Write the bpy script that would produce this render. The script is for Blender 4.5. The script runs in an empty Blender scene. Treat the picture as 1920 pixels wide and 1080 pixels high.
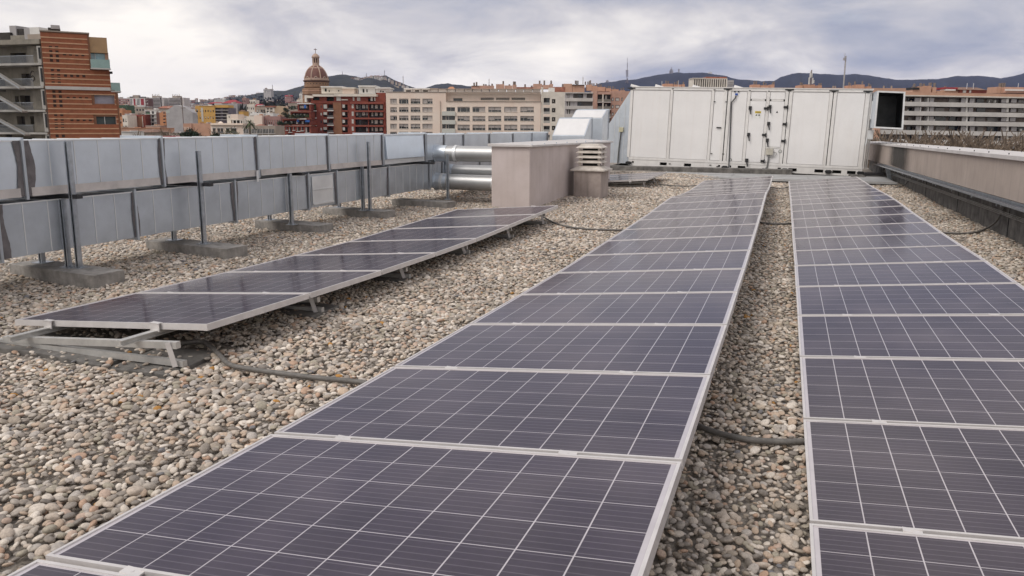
import bpy, math, random
import numpy as np
from mathutils import Vector, Matrix

# ------------------------------------------------------------------ camera, sky, sun, exposure
S = bpy.context.scene
C = S.collection
F_PX, PITCH, YAW, ROLL, CX, CY = 1381.18, 0.17203, -0.3591, 0.00375, 951.46, 478.03
fw = Vector((math.sin(YAW)*math.cos(PITCH), math.cos(YAW)*math.cos(PITCH), -math.sin(PITCH)))
r0 = Vector((math.cos(YAW), -math.sin(YAW), 0)); u0 = r0.cross(fw)
RT = r0*math.cos(ROLL) + u0*math.sin(ROLL); UP = u0*math.cos(ROLL) - r0*math.sin(ROLL)
cam = bpy.data.objects.new('camera', bpy.data.cameras.new('camera')); C.objects.link(cam)
cam.matrix_world = Matrix(((RT.x, UP.x, -fw.x, 0), (RT.y, UP.y, -fw.y, 0), (RT.z, UP.z, -fw.z, 0), (0, 0, 0, 1)))
cam.data.sensor_width = 36.0
cam.data.lens = F_PX/1920*36.0
cam.data.shift_x = (960-CX)/1920; cam.data.shift_y = (CY-540)/1920
cam.data.clip_start = 0.05; cam.data.clip_end = 30000
S.camera = cam
S.view_settings.view_transform = 'Standard'; S.view_settings.look = 'None'
S.view_settings.exposure = 0.42; S.view_settings.gamma = 1.0; S.view_settings.use_curve_mapping = False
S.render.engine = 'CYCLES'
S.cycles.use_denoising = True
S.cycles.max_bounces = 6; S.cycles.diffuse_bounces = 3; S.cycles.glossy_bounces = 3
S.cycles.transparent_max_bounces = 8; S.cycles.volume_bounces = 0

SUN_EL, SUN_AZ = math.radians(48), math.radians(215)     # azimuth clockwise from +Y
world = bpy.data.worlds.new("World"); S.world = world; world.use_nodes = True
nt = world.node_tree; N = nt.nodes; L = nt.links; N.clear()
def nn(t, **k):
    n = N.new(t)
    for a, b in k.items(): setattr(n, a, b)
    return n
out = nn('ShaderNodeOutputWorld'); bg = nn('ShaderNodeBackground'); bg.inputs[1].default_value = 0.1
sky = nn('ShaderNodeTexSky', sky_type='NISHITA', sun_disc=False)
sky.sun_elevation = SUN_EL; sky.sun_rotation = SUN_AZ; sky.altitude = 60; sky.dust_density = 2.0
tc = nn('ShaderNodeTexCoord'); sep = nn('ShaderNodeSeparateXYZ'); L.new(tc.outputs['Generated'], sep.inputs[0])
def wm(op, a, b=None, c=None, clamp=False):
    n = nn('ShaderNodeMath', operation=op); n.use_clamp = clamp
    for i, x in enumerate((a, b, c)):
        if x is None: continue
        if isinstance(x, (int, float)): n.inputs[i].default_value = x
        else: L.new(x, n.inputs[i])
    return n.outputs[0]
# clouds live on a plane overhead: direction / (z + k)
zc = wm('MAXIMUM', sep.outputs[2], 0.0)
den = wm('ADD', zc, 0.26)
cmb = nn('ShaderNodeCombineXYZ'); L.new(wm('DIVIDE', sep.outputs[0], den), cmb.inputs[0]); L.new(wm('DIVIDE', sep.outputs[1], den), cmb.inputs[1])
def wnoise(scale, off, detail=6, rough=0.55, dist=0.0, ys=1.0):
    mp = nn('ShaderNodeMapping'); mp.inputs['Location'].default_value = off; mp.inputs['Scale'].default_value = (1, ys, 1)
    L.new(cmb.outputs[0], mp.inputs[0])
    n = nn('ShaderNodeTexNoise'); n.inputs['Scale'].default_value = scale; n.inputs['Detail'].default_value = detail
    n.inputs['Roughness'].default_value = rough; n.inputs['Distortion'].default_value = dist
    L.new(mp.outputs[0], n.inputs[0]); return n.outputs[0]
def wramp(fac, stops):
    r = nn('ShaderNodeValToRGB'); e = r.color_ramp.elements
    e[0].position, e[0].color = stops[0][0], (*stops[0][1], 1)
    e[1].position, e[1].color = stops[1][0], (*stops[1][1], 1)
    for p, c in stops[2:]:
        k = e.new(p); k.color = (*c, 1)
    L.new(fac, r.inputs[0]); return r.outputs[0]
def wmix(f, a, b, mode='MIX'):
    n = nn('ShaderNodeMix', data_type='RGBA', blend_type=mode)
    if isinstance(f, (int, float)): n.inputs[0].default_value = f
    else: L.new(f, n.inputs[0])
    for s, x in ((6, a), (7, b)):
        if isinstance(x, tuple): n.inputs[s].default_value = (*x, 1)
        else: L.new(x, n.inputs[s])
    return n.outputs[2]
CLOUD_OFF = (8.8, 13.1, 0)
big = wnoise(0.62, CLOUD_OFF, 4, 0.5, 0.5)
fine = wnoise(1.9, (CLOUD_OFF[0]+9, CLOUD_OFF[1]-4, 2), 8, 0.6, 0.4)
both = wm('ADD', wm('MULTIPLY', big, 0.66), wm('MULTIPLY', fine, 0.34))
# low sky is paler than the cloud base overhead
lowf = wm('SUBTRACT', 1.0, wm('MULTIPLY', zc, 4.2), clamp=True)
def bank(px, py, c0, c1, amt):
    d = (fw*F_PX + RT*(px-CX) - UP*(py-CY)).normalized()
    vm = nn('ShaderNodeVectorMath', operation='DOT_PRODUCT'); L.new(tc.outputs['Generated'], vm.inputs[0]); vm.inputs[1].default_value = d
    mr = nn('ShaderNodeMapRange'); mr.interpolation_type = 'SMOOTHSTEP'; mr.inputs['From Min'].default_value = c0; mr.inputs['From Max'].default_value = c1; mr.inputs['To Max'].default_value = amt
    L.new(vm.outputs['Value'], mr.inputs[0]); return mr.outputs[0]
# a heavier cloud bank drifting over the right-hand hills, a lesser one over the town
banks = wm('ADD', wm('ADD', bank(1350, -40, 0.972, 0.9995, 0.10), bank(1950, -60, 0.965, 0.9995, 0.12)), bank(150, -60, 0.94, 0.999, 0.03))
dens = wm('SUBTRACT', wm('ADD', both, wm('MULTIPLY', lowf, 0.105)), banks)
cloud = wramp(dens, [(0.36, (2.45, 2.75, 3.6)), (0.43, (3.7, 3.8, 4.35)), (0.485, (5.1, 4.95, 5.1)), (0.54, (6.9, 6.6, 6.35)), (0.61, (8.9, 8.4, 7.7))])
gap = wm('MULTIPLY', wm('SUBTRACT', wnoise(1.2, (1.7, 2.2, 5), 6, 0.6), 0.58), 3.0, clamp=True)
col = wmix(wm('MULTIPLY', gap, 0.5), cloud, sky.outputs[0])
L.new(col, bg.inputs[0]); L.new(bg.outputs[0], out.inputs[0])

sun = bpy.data.objects.new('sun', bpy.data.lights.new('sun', 'SUN')); C.objects.link(sun)
sun.data.energy = 1.3; sun.data.angle = math.radians(30); sun.data.color = (1.0, 0.95, 0.88)
sd = Vector((math.sin(SUN_AZ)*math.cos(SUN_EL), math.cos(SUN_AZ)*math.cos(SUN_EL), math.sin(SUN_EL)))
sun.rotation_euler = sd.to_track_quat('Z', 'Y').to_euler()

random.seed(7); rng = np.random.default_rng(7)
STREET = -23.0

# ------------------------------------------------------------------ measuring helpers (the camera stands at the origin)
def ray(px, py):
    return (fw*F_PX + RT*(px-CX) - UP*(py-CY)).normalized()
def at(px, py, x=None, y=None, z=None):
    d = ray(px, py)
    t = x/d.x if x is not None else (y/d.y if y is not None else z/d.z)
    return d*t
def ground(x, y):
    t = min(1.0, max(0.0, (x+3.0)/2.7))
    n = 0.014*math.sin(1.9*x+0.7*y)*math.sin(1.3*y-0.5*x) + 0.010*math.sin(4.1*x+1.0)*math.cos(3.3*y)
    return -1.40 - 0.10*t + n
class Face:
    """A plane in the place: origin o, direction h along it, v up it, n away from the viewer."""
    def __init__(s, o, h, v=Vector((0, 0, 1))):
        s.o = Vector(o); s.h = Vector(h).normalized(); s.n = Vector(v).cross(s.h).normalized(); s.v = s.h.cross(s.n).normalized()
    def uv(s, px, py, y=0.0):
        d = ray(px, py); o = s.o+s.n*y; t = o.dot(s.n)/d.dot(s.n); p = d*t - o
        return p.dot(s.h), p.dot(s.v)
    def rect(s, x0, y0, x1, y1, y=0.0):
        xm, ym = (x0+x1)/2, (y0+y1)/2
        return s.uv(x0, ym, y)[0], s.uv(x1, ym, y)[0], s.uv(xm, y1, y)[1], s.uv(xm, y0, y)[1]
    def matrix(s):
        return Matrix(((s.h.x, s.n.x, s.v.x, s.o.x), (s.h.y, s.n.y, s.v.y, s.o.y), (s.h.z, s.n.z, s.v.z, s.o.z), (0, 0, 0, 1)))
HR = Vector((math.cos(YAW), -math.sin(YAW), 0)); HF = Vector((math.sin(YAW), math.cos(YAW), 0))
def far_face(px, D, theta=0.0, base=STREET, tilt=0.0):
    """A facade whose local zero lies under pixel column px at D metres, turned by theta degrees."""
    d = ray(px, 240); t = D/Vector((d.x, d.y, 0)).dot(HF)
    o = Vector((d.x*t, d.y*t, base)); a = math.radians(theta)
    h = HR*math.cos(a) + HF*math.sin(a); h.z = -tilt
    return Face(o, h)

# ------------------------------------------------------------------ materials
def new_mat(name):
    m = bpy.data.materials.new(name); m.use_nodes = True
    return m, m.node_tree.nodes, m.node_tree.links, m.node_tree.nodes['Principled BSDF']
MATS = {}
def surf(name, color, rough=0.7, metal=0.0, var=0.12, scale=6.0, streak=0.0, streak_col=None, bump=0.0, bscale=60.0,
         coat=0.0, rand=0.0, color2=None, spec=0.5, blotch=1.0, detail=5, stretch=(1, 1, 1)):
    if name in MATS: return MATS[name]
    m, n, l, b = new_mat(name)
    b.inputs['Roughness'].default_value = rough; b.inputs['Metallic'].default_value = metal
    b.inputs['Coat Weight'].default_value = coat; b.inputs['Specular IOR Level'].default_value = spec
    tcn = n.new('ShaderNodeTexCoord'); mp = n.new('ShaderNodeMapping'); mp.inputs['Scale'].default_value = stretch
    l.new(tcn.outputs['Object'], mp.inputs[0])
    no = n.new('ShaderNodeTexNoise'); no.inputs['Scale'].default_value = scale; no.inputs['Detail'].default_value = detail; no.inputs['Roughness'].default_value = 0.62
    l.new(mp.outputs[0], no.inputs[0])
    c2 = color2 or tuple(x*(1-2.2*var) for x in color); c1 = tuple(min(1, x*(1+var)) for x in color)
    r = n.new('ShaderNodeValToRGB'); r.color_ramp.elements[0].position = 0.5-0.17*blotch; r.color_ramp.elements[1].position = 0.5+0.17*blotch
    r.color_ramp.elements[0].color = (*c2, 1); r.color_ramp.elements[1].color = (*c1, 1); l.new(no.outputs[0], r.inputs[0])
    col = r.outputs[0]
    if streak > 0:
        mp2 = n.new('ShaderNodeMapping'); mp2.inputs['Scale'].default_value = (9, 9, 0.5); l.new(tcn.outputs['Object'], mp2.inputs[0])
        n2 = n.new('ShaderNodeTexNoise'); n2.inputs['Scale'].default_value = 1.0; n2.inputs['Detail'].default_value = 6; l.new(mp2.outputs[0], n2.inputs[0])
        r2 = n.new('ShaderNodeValToRGB'); r2.color_ramp.elements[0].position = 0.52; r2.color_ramp.elements[1].position = 0.75
        r2.color_ramp.elements[0].color = (0, 0, 0, 1); r2.color_ramp.elements[1].color = (streak,)*3+(1,); l.new(n2.outputs[0], r2.inputs[0])
        mx = n.new('ShaderNodeMix'); mx.data_type = 'RGBA'; l.new(r2.outputs[0], mx.inputs[0]); l.new(col, mx.inputs[6])
        mx.inputs[7].default_value = (*(streak_col or tuple(x*0.35 for x in color)), 1); col = mx.outputs[2]
    if rand > 0:
        oi = n.new('ShaderNodeObjectInfo'); hs = n.new('ShaderNodeHueSaturation')
        mm = n.new('ShaderNodeMath'); mm.operation = 'MULTIPLY_ADD'; mm.inputs[1].default_value = 2*rand; mm.inputs[2].default_value = 1-rand
        l.new(oi.outputs['Random'], mm.inputs[0]); l.new(mm.outputs[0], hs.inputs['Value']); l.new(col, hs.inputs['Color']); col = hs.outputs[0]
    l.new(col, b.inputs['Base Color'])
    if bump > 0:
        nb = n.new('ShaderNodeTexNoise'); nb.inputs['Scale'].default_value = bscale; nb.inputs['Detail'].default_value = 4; l.new(tcn.outputs['Object'], nb.inputs[0])
        bp = n.new('ShaderNodeBump'); bp.inputs['Strength'].default_value = bump; bp.inputs['Distance'].default_value = 0.01
        l.new(nb.outputs[0], bp.inputs['Height']); l.new(bp.outputs[0], b.inputs['Normal'])
    MATS[name] = m; return m

# ------------------------------------------------------------------ mesh helpers
class MB:
    def __init__(s): s.v = []; s.f = []; s.m = []; s.k = 0
    def quad(s, *p):
        i = len(s.v); s.v += [tuple(q) for q in p]; s.f.append(tuple(range(i, i+len(p)))); s.m.append(s.k); return s
    def box(s, x0, x1, y0, y1, z0, z1, M=None):
        if x0 > x1: x0, x1 = x1, x0
        if y0 > y1: y0, y1 = y1, y0
        if z0 > z1: z0, z1 = z1, z0
        p = [(x0, y0, z0), (x1, y0, z0), (x1, y1, z0), (x0, y1, z0), (x0, y0, z1), (x1, y0, z1), (x1, y1, z1), (x0, y1, z1)]
        if M is not None: p = [tuple(M @ Vector(q)) for q in p]
        i = len(s.v); s.v += p
        for f in ((0, 3, 2, 1), (4, 5, 6, 7), (0, 1, 5, 4), (1, 2, 6, 5), (2, 3, 7, 6), (3, 0, 4, 7)):
            s.f.append(tuple(i+j for j in f)); s.m.append(s.k)
        return s
    def hexa(s, p):
        i = len(s.v); s.v += [tuple(q) for q in p]
        for f in ((0, 3, 2, 1), (4, 5, 6, 7), (0, 1, 5, 4), (1, 2, 6, 5), (2, 3, 7, 6), (3, 0, 4, 7)):
            s.f.append(tuple(i+j for j in f)); s.m.append(s.k)
        return s
    def prism(s, poly, axis, a, b):
        """poly: 2D outline; axis 'x','y','z' = extrusion axis from a to b"""
        def P(q, t):
            return {'x': (t, q[0], q[1]), 'y': (q[0], t, q[1]), 'z': (q[0], q[1], t)}[axis]
        n = len(poly); i = len(s.v)
        s.v += [P(q, a) for q in poly] + [P(q, b) for q in poly]
        s.f.append(tuple(range(i+n-1, i-1, -1))); s.f.append(tuple(range(i+n, i+2*n))); s.m += [s.k]*2
        for j in range(n):
            k = (j+1) % n; s.f.append((i+j, i+k, i+n+k, i+n+j)); s.m.append(s.k)
        return s
    def tube(s, path, r, seg=8, caps=True):
        path = [Vector(p) for p in path]; n = len(path); rr = r if isinstance(r, (list, tuple)) else [r]*n
        i0 = len(s.v); ref = None
        for j, p in enumerate(path):
            t = (path[min(j+1, n-1)]-path[max(j-1, 0)]).normalized()
            if ref is None:
                ref = t.orthogonal().normalized()
            ref = (ref - t*ref.dot(t)).normalized(); bn = t.cross(ref)
            for a in range(seg):
                an = 2*math.pi*a/seg; s.v.append(tuple(p + (ref*math.cos(an)+bn*math.sin(an))*rr[j]))
        for j in range(n-1):
            for a in range(seg):
                b = (a+1) % seg; s.f.append((i0+j*seg+a, i0+j*seg+b, i0+(j+1)*seg+b, i0+(j+1)*seg+a)); s.m.append(s.k)
        if caps:
            s.f.append(tuple(i0+a for a in range(seg-1, -1, -1))); s.f.append(tuple(i0+(n-1)*seg+a for a in range(seg))); s.m += [s.k]*2
        return s
    def lathe(s, prof, seg=24, c=(0, 0, 0)):
        i0 = len(s.v)
        for r, z in prof:
            for a in range(seg):
                an = 2*math.pi*(a+0.5)/seg; s.v.append((c[0]+r*math.cos(an), c[1]+r*math.sin(an), c[2]+z))
        for j in range(len(prof)-1):
            for a in range(seg):
                b = (a+1) % seg; s.f.append((i0+j*seg+a, i0+j*seg+b, i0+(j+1)*seg+b, i0+(j+1)*seg+a)); s.m.append(s.k)
        s.f.append(tuple(i0+a for a in range(seg-1, -1, -1))); s.f.append(tuple(i0+(len(prof)-1)*seg+a for a in range(seg))); s.m += [s.k]*2
        return s
    def mesh(s, name, mats, smooth=False):
        me = bpy.data.meshes.new(name); me.from_pydata(s.v, [], s.f)
        for m in (mats if isinstance(mats, (list, tuple)) else [mats]): me.materials.append(m)
        if any(s.m): me.polygons.foreach_set('material_index', s.m)
        if smooth: me.polygons.foreach_set('use_smooth', [True]*len(me.polygons))
        me.update(); return me
    def build(s, name, mats, parent=None, smooth=False, bevel=0.0):
        return link(name, s.mesh(name, mats, smooth), parent, bevel=bevel)
def link(name, me, parent=None, loc=None, bevel=0.0):
    o = bpy.data.objects.new(name, me); C.objects.link(o)
    if parent is not None: o.parent = parent
    if loc is not None: o.location = loc
    if bevel > 0:
        b = o.modifiers.new('soft_edges', 'BEVEL'); b.width = bevel; b.segments = 2; b.limit_method = 'ANGLE'
    return o
def tag(o, label=None, cat=None, group=None, kind=None):
    if label: o['label'] = label
    if cat: o['category'] = cat
    if group: o['group'] = group
    if kind: o['kind'] = kind
    return o
def thing(name, label, cat, loc=(0, 0, 0), rz=0.0, group=None, matrix=None):
    o = bpy.data.objects.new(name, None); C.objects.link(o); o.empty_display_size = 0.2
    if matrix is not None: o.matrix_world = matrix
    else: o.location = loc; o.rotation_euler = (0, 0, rz)
    return tag(o, label, cat, group)
def holed(mb, u0, u1, w0, w1, holes, y=0.0, depth=0.3):
    """front skin of a wall with real openings and their reveals"""
    us = sorted({u0, u1, *[min(max(h[i], u0), u1) for h in holes for i in (0, 1)]}); ws = sorted({w0, w1, *[min(max(h[i], w0), w1) for h in holes for i in (2, 3)]})
    for a, b in zip(us, us[1:]):
        run = None
        for c, d in zip(ws, ws[1:]):
            um, wm_ = (a+b)/2, (c+d)/2
            if any(h[0] < um < h[1] and h[2] < wm_ < h[3] for h in holes):
                if run: mb.quad((a, y, run[0]), (b, y, run[0]), (b, y, run[1]), (a, y, run[1])); run = None
            else: run = (run[0], d) if run else (c, d)
        if run: mb.quad((a, y, run[0]), (b, y, run[0]), (b, y, run[1]), (a, y, run[1]))
    for a, b, c, d in holes:
        e = y+depth
        mb.quad((a, y, c), (a, e, c), (a, e, d), (a, y, d)); mb.quad((b, y, c), (b, y, d), (b, e, d), (b, e, c))
        mb.quad((a, y, d), (a, e, d), (b, e, d), (b, y, d)); mb.quad((a, y, c), (b, y, c), (b, e, c), (a, e, c))
def shell(mb, u0, u1, y0, y1, w0, w1):
    """sides, back and top of a block whose front is made by holed()"""
    mb.quad((u0, y1, w0), (u0, y0, w0), (u0, y0, w1), (u0, y1, w1)); mb.quad((u1, y0, w0), (u1, y1, w0), (u1, y1, w1), (u1, y0, w1))
    mb.quad((u1, y1, w0), (u0, y1, w0), (u0, y1, w1), (u1, y1, w1)); mb.quad((u0, y0, w1), (u1, y0, w1), (u1, y1, w1), (u0, y1, w1))

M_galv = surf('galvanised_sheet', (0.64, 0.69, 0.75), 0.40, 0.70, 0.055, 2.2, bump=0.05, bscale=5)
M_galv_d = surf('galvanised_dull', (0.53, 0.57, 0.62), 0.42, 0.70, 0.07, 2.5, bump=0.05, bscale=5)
M_galv_w = surf('galvanised_pale', (0.72, 0.73, 0.74), 0.38, 0.35, 0.05, 3.0)
M_lip = surf('pale_tape', (0.62, 0.58, 0.56), 0.5, 0.25, 0.08, 5.0)
M_seal = surf('sealant', (0.165, 0.150, 0.155), 0.65, 0.0, 0.14, 12)
M_black = surf('black_plastic', (0.018, 0.018, 0.02), 0.45, 0.0, 0.1, 10)
M_dark = surf('dark_void', (0.02, 0.021, 0.022), 0.85, 0.0, 0.2, 5)
M_strut = surf('galvanised_channel', (0.45, 0.48, 0.52), 0.35, 0.85, 0.10, 14)
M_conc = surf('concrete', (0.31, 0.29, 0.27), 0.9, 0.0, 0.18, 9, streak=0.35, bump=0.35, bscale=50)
M_conc_d = surf('concrete_dark', (0.17, 0.16, 0.15), 0.9, 0.0, 0.25, 5, streak=0.5, bump=0.3, bscale=40)  # darker, more heavily streaked concrete
M_alu = surf('anodised_aluminium', (0.70, 0.67, 0.66), 0.42, 0.30, 0.05, 8)
M_alu_r = surf('mill_aluminium', (0.60, 0.59, 0.57), 0.45, 0.55, 0.08, 10)
M_stucco = surf('painted_render', (0.60, 0.525, 0.51), 0.9, 0.0, 0.05, 1.6, color2=(0.52, 0.445, 0.42), streak=0.22, streak_col=(0.33, 0.27, 0.25), bump=0.12, bscale=110)
M_stucco_d = surf('weathered_render', (0.43, 0.365, 0.335), 0.92, 0.0, 0.10, 2.2, color2=(0.30, 0.25, 0.23), streak=0.55, streak_col=(0.12, 0.10, 0.09), bump=0.15, bscale=80)
M_cap = surf('painted_metal_cap', (0.62, 0.59, 0.575), 0.6, 0.1, 0.06, 3.0)
M_terrac = surf('vent_stoneware', (0.64, 0.59, 0.54), 0.8, 0.0, 0.08, 8, color2=(0.50, 0.45, 0.40))
M_white = surf('white_lacquered_steel', (0.82, 0.805, 0.80), 0.42, 0.0, 0.02, 1.5, streak=0.07, streak_col=(0.45, 0.33, 0.22), coat=0.15)
M_white2 = surf('white_profile', (0.78, 0.76, 0.74), 0.45, 0.1, 0.04, 4, streak=0.14, streak_col=(0.34, 0.25, 0.18))
M_hose = surf('grey_hose', (0.15, 0.14, 0.13), 0.6, 0.0, 0.12, 30)
# ------------------------------------------------------------------ the ground and hills
def hill_mat(name, c1, c2, scale):
    return surf(name, c1, 0.95, 0.0, 0.2, scale, color2=c2, detail=9)
M_land = surf('town_ground', (0.16, 0.15, 0.14), 0.95, 0.0, 0.2, 0.01)
m = MB(); m.quad((-16000, -3000, STREET-0.5), (16000, -3000, STREET-0.5), (16000, 16000, STREET-0.5), (-16000, 16000, STREET-0.5))
tag(m.build('ground', M_land), kind='structure')

# ------------------------------------------------------------------ the roof
M_roof = surf('gravel_bed', (0.33, 0.295, 0.26), 0.95, 0.0, 0.3, 30, bump=1.0, bscale=60, color2=(0.14, 0.12, 0.10))
xs = np.arange(-13.2, 3.01, 0.3); ys = np.arange(-3, 33.01, 0.3)
m = MB(); nx, ny = len(xs), len(ys)
m.v = [(float(x), float(y), ground(x, y)-0.025) for y in ys for x in xs]
for j in range(ny-1):
    for i in range(nx-1):
        a = j*nx+i; m.f.append((a, a+1, a+nx+1, a+nx)); m.m.append(0)
tag(m.build('roof_deck', M_roof, smooth=True), kind='structure')
m = MB(); m.box(-13.2, 3.25, -3, 33, STREET, -1.62)
tag(m.build('own_building', surf('own_wall', (0.4, 0.36, 0.34), 0.9)), 'roof storey of the building the photographer stands on', 'building')

# pebbles: nobody could count them - one object
def pebble_mesh(i):
    r = np.random.default_rng(100+i)
    import bmesh
    bm = bmesh.new(); bmesh.ops.create_icosphere(bm, subdivisions=3, radius=1.0)
    d = r.normal(size=(5, 3)); d /= np.linalg.norm(d, axis=1)[:, None]; am = r.uniform(-0.17, 0.17, 5)
    sx, sy, sz = 1.0, r.uniform(0.58, 0.86), r.uniform(0.34, 0.58)
    for v in bm.verts:
        p = np.array(v.co); k = 1+sum(a*(p@q)**2*np.sign(p@q) for a, q in zip(am, d))
        e = 0.88 if i % 3 == 0 else 1.0
        p = np.sign(p)*np.abs(p)**e
        v.co = (p[0]*k*sx, p[1]*k*sy, p[2]*k*sz)
    for f in bm.faces: f.smooth = True
    me = bpy.data.meshes.new('pebble'); bm.to_mesh(me); bm.free(); return me
mg, n, l, b = new_mat('river_pebbles')
oi = n.new('ShaderNodeObjectInfo'); rp = n.new('ShaderNodeValToRGB'); rp.color_ramp.interpolation = 'CONSTANT'
PEB = [(0.0, (0.45, 0.405, 0.36)), (0.12, (0.37, 0.345, 0.315)), (0.23, (0.54, 0.505, 0.46)), (0.34, (0.30, 0.27, 0.235)), (0.44, (0.245, 0.225, 0.205)),
       (0.53, (0.43, 0.36, 0.30)), (0.63, (0.39, 0.37, 0.35)), (0.72, (0.22, 0.205, 0.19)), (0.77, (0.62, 0.585, 0.54)), (0.83, (0.33, 0.31, 0.265)),
       (0.89, (0.40, 0.30, 0.24)), (0.915, (0.44, 0.36, 0.31)), (0.950, (0.39, 0.235, 0.11)), (0.957, (0.47, 0.42, 0.36)), (0.99, (0.17, 0.17, 0.18))]
e = rp.color_ramp.elements
e[0].position, e[0].color = PEB[0][0], (*PEB[0][1], 1); e[1].position, e[1].color = PEB[1][0], (*PEB[1][1], 1)
for p, c in PEB[2:]:
    k = e.new(p); k.color = (*c, 1)
for k in e: k.color = (min(1, k.color[0]*1.05), k.color[1]*1.015, k.color[2]*0.985, 1)
l.new(oi.outputs['Random'], rp.inputs[0])
tcn = n.new('ShaderNodeTexCoord'); no = n.new('ShaderNodeTexNoise'); no.inputs['Scale'].default_value = 2.6; no.inputs['Detail'].default_value = 7
no.inputs['Roughness'].default_value = 0.7
ad = n.new('ShaderNodeVectorMath'); ad.operation = 'ADD'; l.new(tcn.outputs['Object'], ad.inputs[0]); l.new(oi.outputs['Location'], ad.inputs[1]); l.new(ad.outputs[0], no.inputs[0])
hs = n.new('ShaderNodeHueSaturation'); hs.inputs['Saturation'].default_value = 1.16
ma = n.new('ShaderNodeMath'); ma.operation = 'MULTIPLY_ADD'; ma.inputs[1].default_value = 1.45; ma.inputs[2].default_value = 0.29
n9 = n.new('ShaderNodeTexNoise'); n9.inputs['Scale'].default_value = 1.1; n9.inputs['Detail'].default_value = 3; l.new(oi.outputs['Location'], n9.inputs[0])
mb_ = n.new('ShaderNodeMath'); mb_.operation = 'MULTIPLY_ADD'; mb_.inputs[1].default_value = 0.75; mb_.inputs[2].default_value = 0.70; l.new(n9.outputs[0], mb_.inputs[0])
mc_ = n.new('ShaderNodeMath'); mc_.operation = 'MULTIPLY'; l.new(ma.outputs[0], mc_.inputs[0]); l.new(mb_.outputs[0], mc_.inputs[1])
l.new(no.outputs[0], ma.inputs[0]); l.new(mc_.outputs[0], hs.inputs['Value']); l.new(rp.outputs[0], hs.inputs['Color']); l.new(hs.outputs[0], b.inputs['Base Color'])
b.inputs['Roughness'].default_value = 0.72; b.inputs['Specular IOR Level'].default_value = 0.35
bp = n.new('ShaderNodeBump'); bp.inputs['Strength'].default_value = 0.25; bp.inputs['Distance'].default_value = 0.004; l.new(no.outputs[0], bp.inputs['Height']); l.new(bp.outputs[0], b.inputs['Normal'])
peb = bpy.data.collections.new('pebble_shapes')
for i in range(9):
    me = pebble_mesh(i); me.materials.append(mg); o = bpy.data.objects.new('pebble_shape', me); peb.objects.link(o)

def layer(x0, x1, y0, y1, s, zoff, r):
    gx, gy = np.meshgrid(np.arange(x0, x1, s), np.arange(y0, y1, s)); n_ = gx.size
    x = gx.ravel()+r.uniform(-.5, .5, n_)*s; y = gy.ravel()+r.uniform(-.5, .5, n_)*s
    return np.stack([x, y, np.full(n_, zoff)], 1)
def visible_band(p):
    x, y = p[:, 0], p[:, 1]
    k = (x > -(1.12*y+2.6)) & (x < 0.55*y+2.5)
    k &= ~((x > -1.55) & (x < -0.62) & (y > 1.0)); k &= ~((x > 0.5) & (x < 1.45) & (y > 1.0)); k &= ~((x > -4.4) & (x < -3.8) & (y > 3.7) & (y < 10.2))
    k &= ~((x > -4.8) & (x < -4.13) & (y > 12.0) & (y < 18.2)); k &= (x < 2.93) & (x > -12.9)
    k &= ~((x > -3.92) & (x < -3.43) & (y > 14.3) & (y < 14.9))
    return p[k]
SLABS = []          # bare paving slabs under the near mounting frame, filled below
P1 = visible_band(layer(-11.5, 2.93, 0.5, 7.6, 0.0285, 0.0, rng))
P2 = visible_band(layer(-12.5, 2.93, 7.6, 13.5, 0.035, 0.004, rng))
P3 = visible_band(layer(-12.9, 2.93, 13.5, 23.2, 0.050, 0.008, rng))
sc_ = np.concatenate([0.0105+0.0135*rng.random(len(P1))**1.3, rng.uniform(0.013, 0.0235, len(P2)), rng.uniform(0.019, 0.031, len(P3))])
PP = np.concatenate([P1, P2, P3])
big_ = rng.random(len(PP)) < 0.10; sc_[big_] *= 1.45
sc_ *= 1+0.16*np.sin(PP[:, 0]*2.3+np.sin(PP[:, 1]*1.7)*1.5)*np.cos(PP[:, 1]*1.9-PP[:, 0])
# worn patch of bare slabs at the near end of the left row
bare = (PP[:, 0] > -4.75) & (PP[:, 0] < -3.15) & (PP[:, 1] > 3.02) & (PP[:, 1] < 3.72) & (rng.random(len(PP)) < 0.78)
PP = PP[~bare]; sc_ = sc_[~bare]
zz = np.array([ground(x, y) for x, y in PP[:, :2]])
PP[:, 2] += zz + rng.uniform(-0.009, 0.009, len(PP))
me = bpy.data.meshes.new('gravel'); me.vertices.add(len(PP)); me.vertices.foreach_set('co', PP.ravel())
a = me.attributes.new('size', 'FLOAT', 'POINT'); a.data.foreach_set('value', sc_)
rt = np.stack([rng.normal(0, 0.30, len(PP)), rng.normal(0, 0.30, len(PP)), rng.uniform(0, 6.283, len(PP))], 1)
a = me.attributes.new('turn', 'FLOAT_VECTOR', 'POINT'); a.data.foreach_set('vector', rt.ravel())
me.materials.append(mg)
gravel = link('gravel', me); tag(gravel, kind='stuff')
ng = bpy.data.node_groups.new('lay_pebbles', 'GeometryNodeTree')
ng.interface.new_socket('Geometry', in_out='INPUT', socket_type='NodeSocketGeometry'); ng.interface.new_socket('Geometry', in_out='OUTPUT', socket_type='NodeSocketGeometry')
gi = ng.nodes.new('NodeGroupInput'); go = ng.nodes.new('NodeGroupOutput'); ip = ng.nodes.new('GeometryNodeInstanceOnPoints')
ci = ng.nodes.new('GeometryNodeCollectionInfo'); ci.inputs['Collection'].default_value = peb; ci.inputs['Separate Children'].default_value = True; ci.inputs['Reset Children'].default_value = True
na = ng.nodes.new('GeometryNodeInputNamedAttribute'); na.data_type = 'FLOAT'; na.inputs[0].default_value = 'size'
nb_ = ng.nodes.new('GeometryNodeInputNamedAttribute'); nb_.data_type = 'FLOAT_VECTOR'; nb_.inputs[0].default_value = 'turn'
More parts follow.
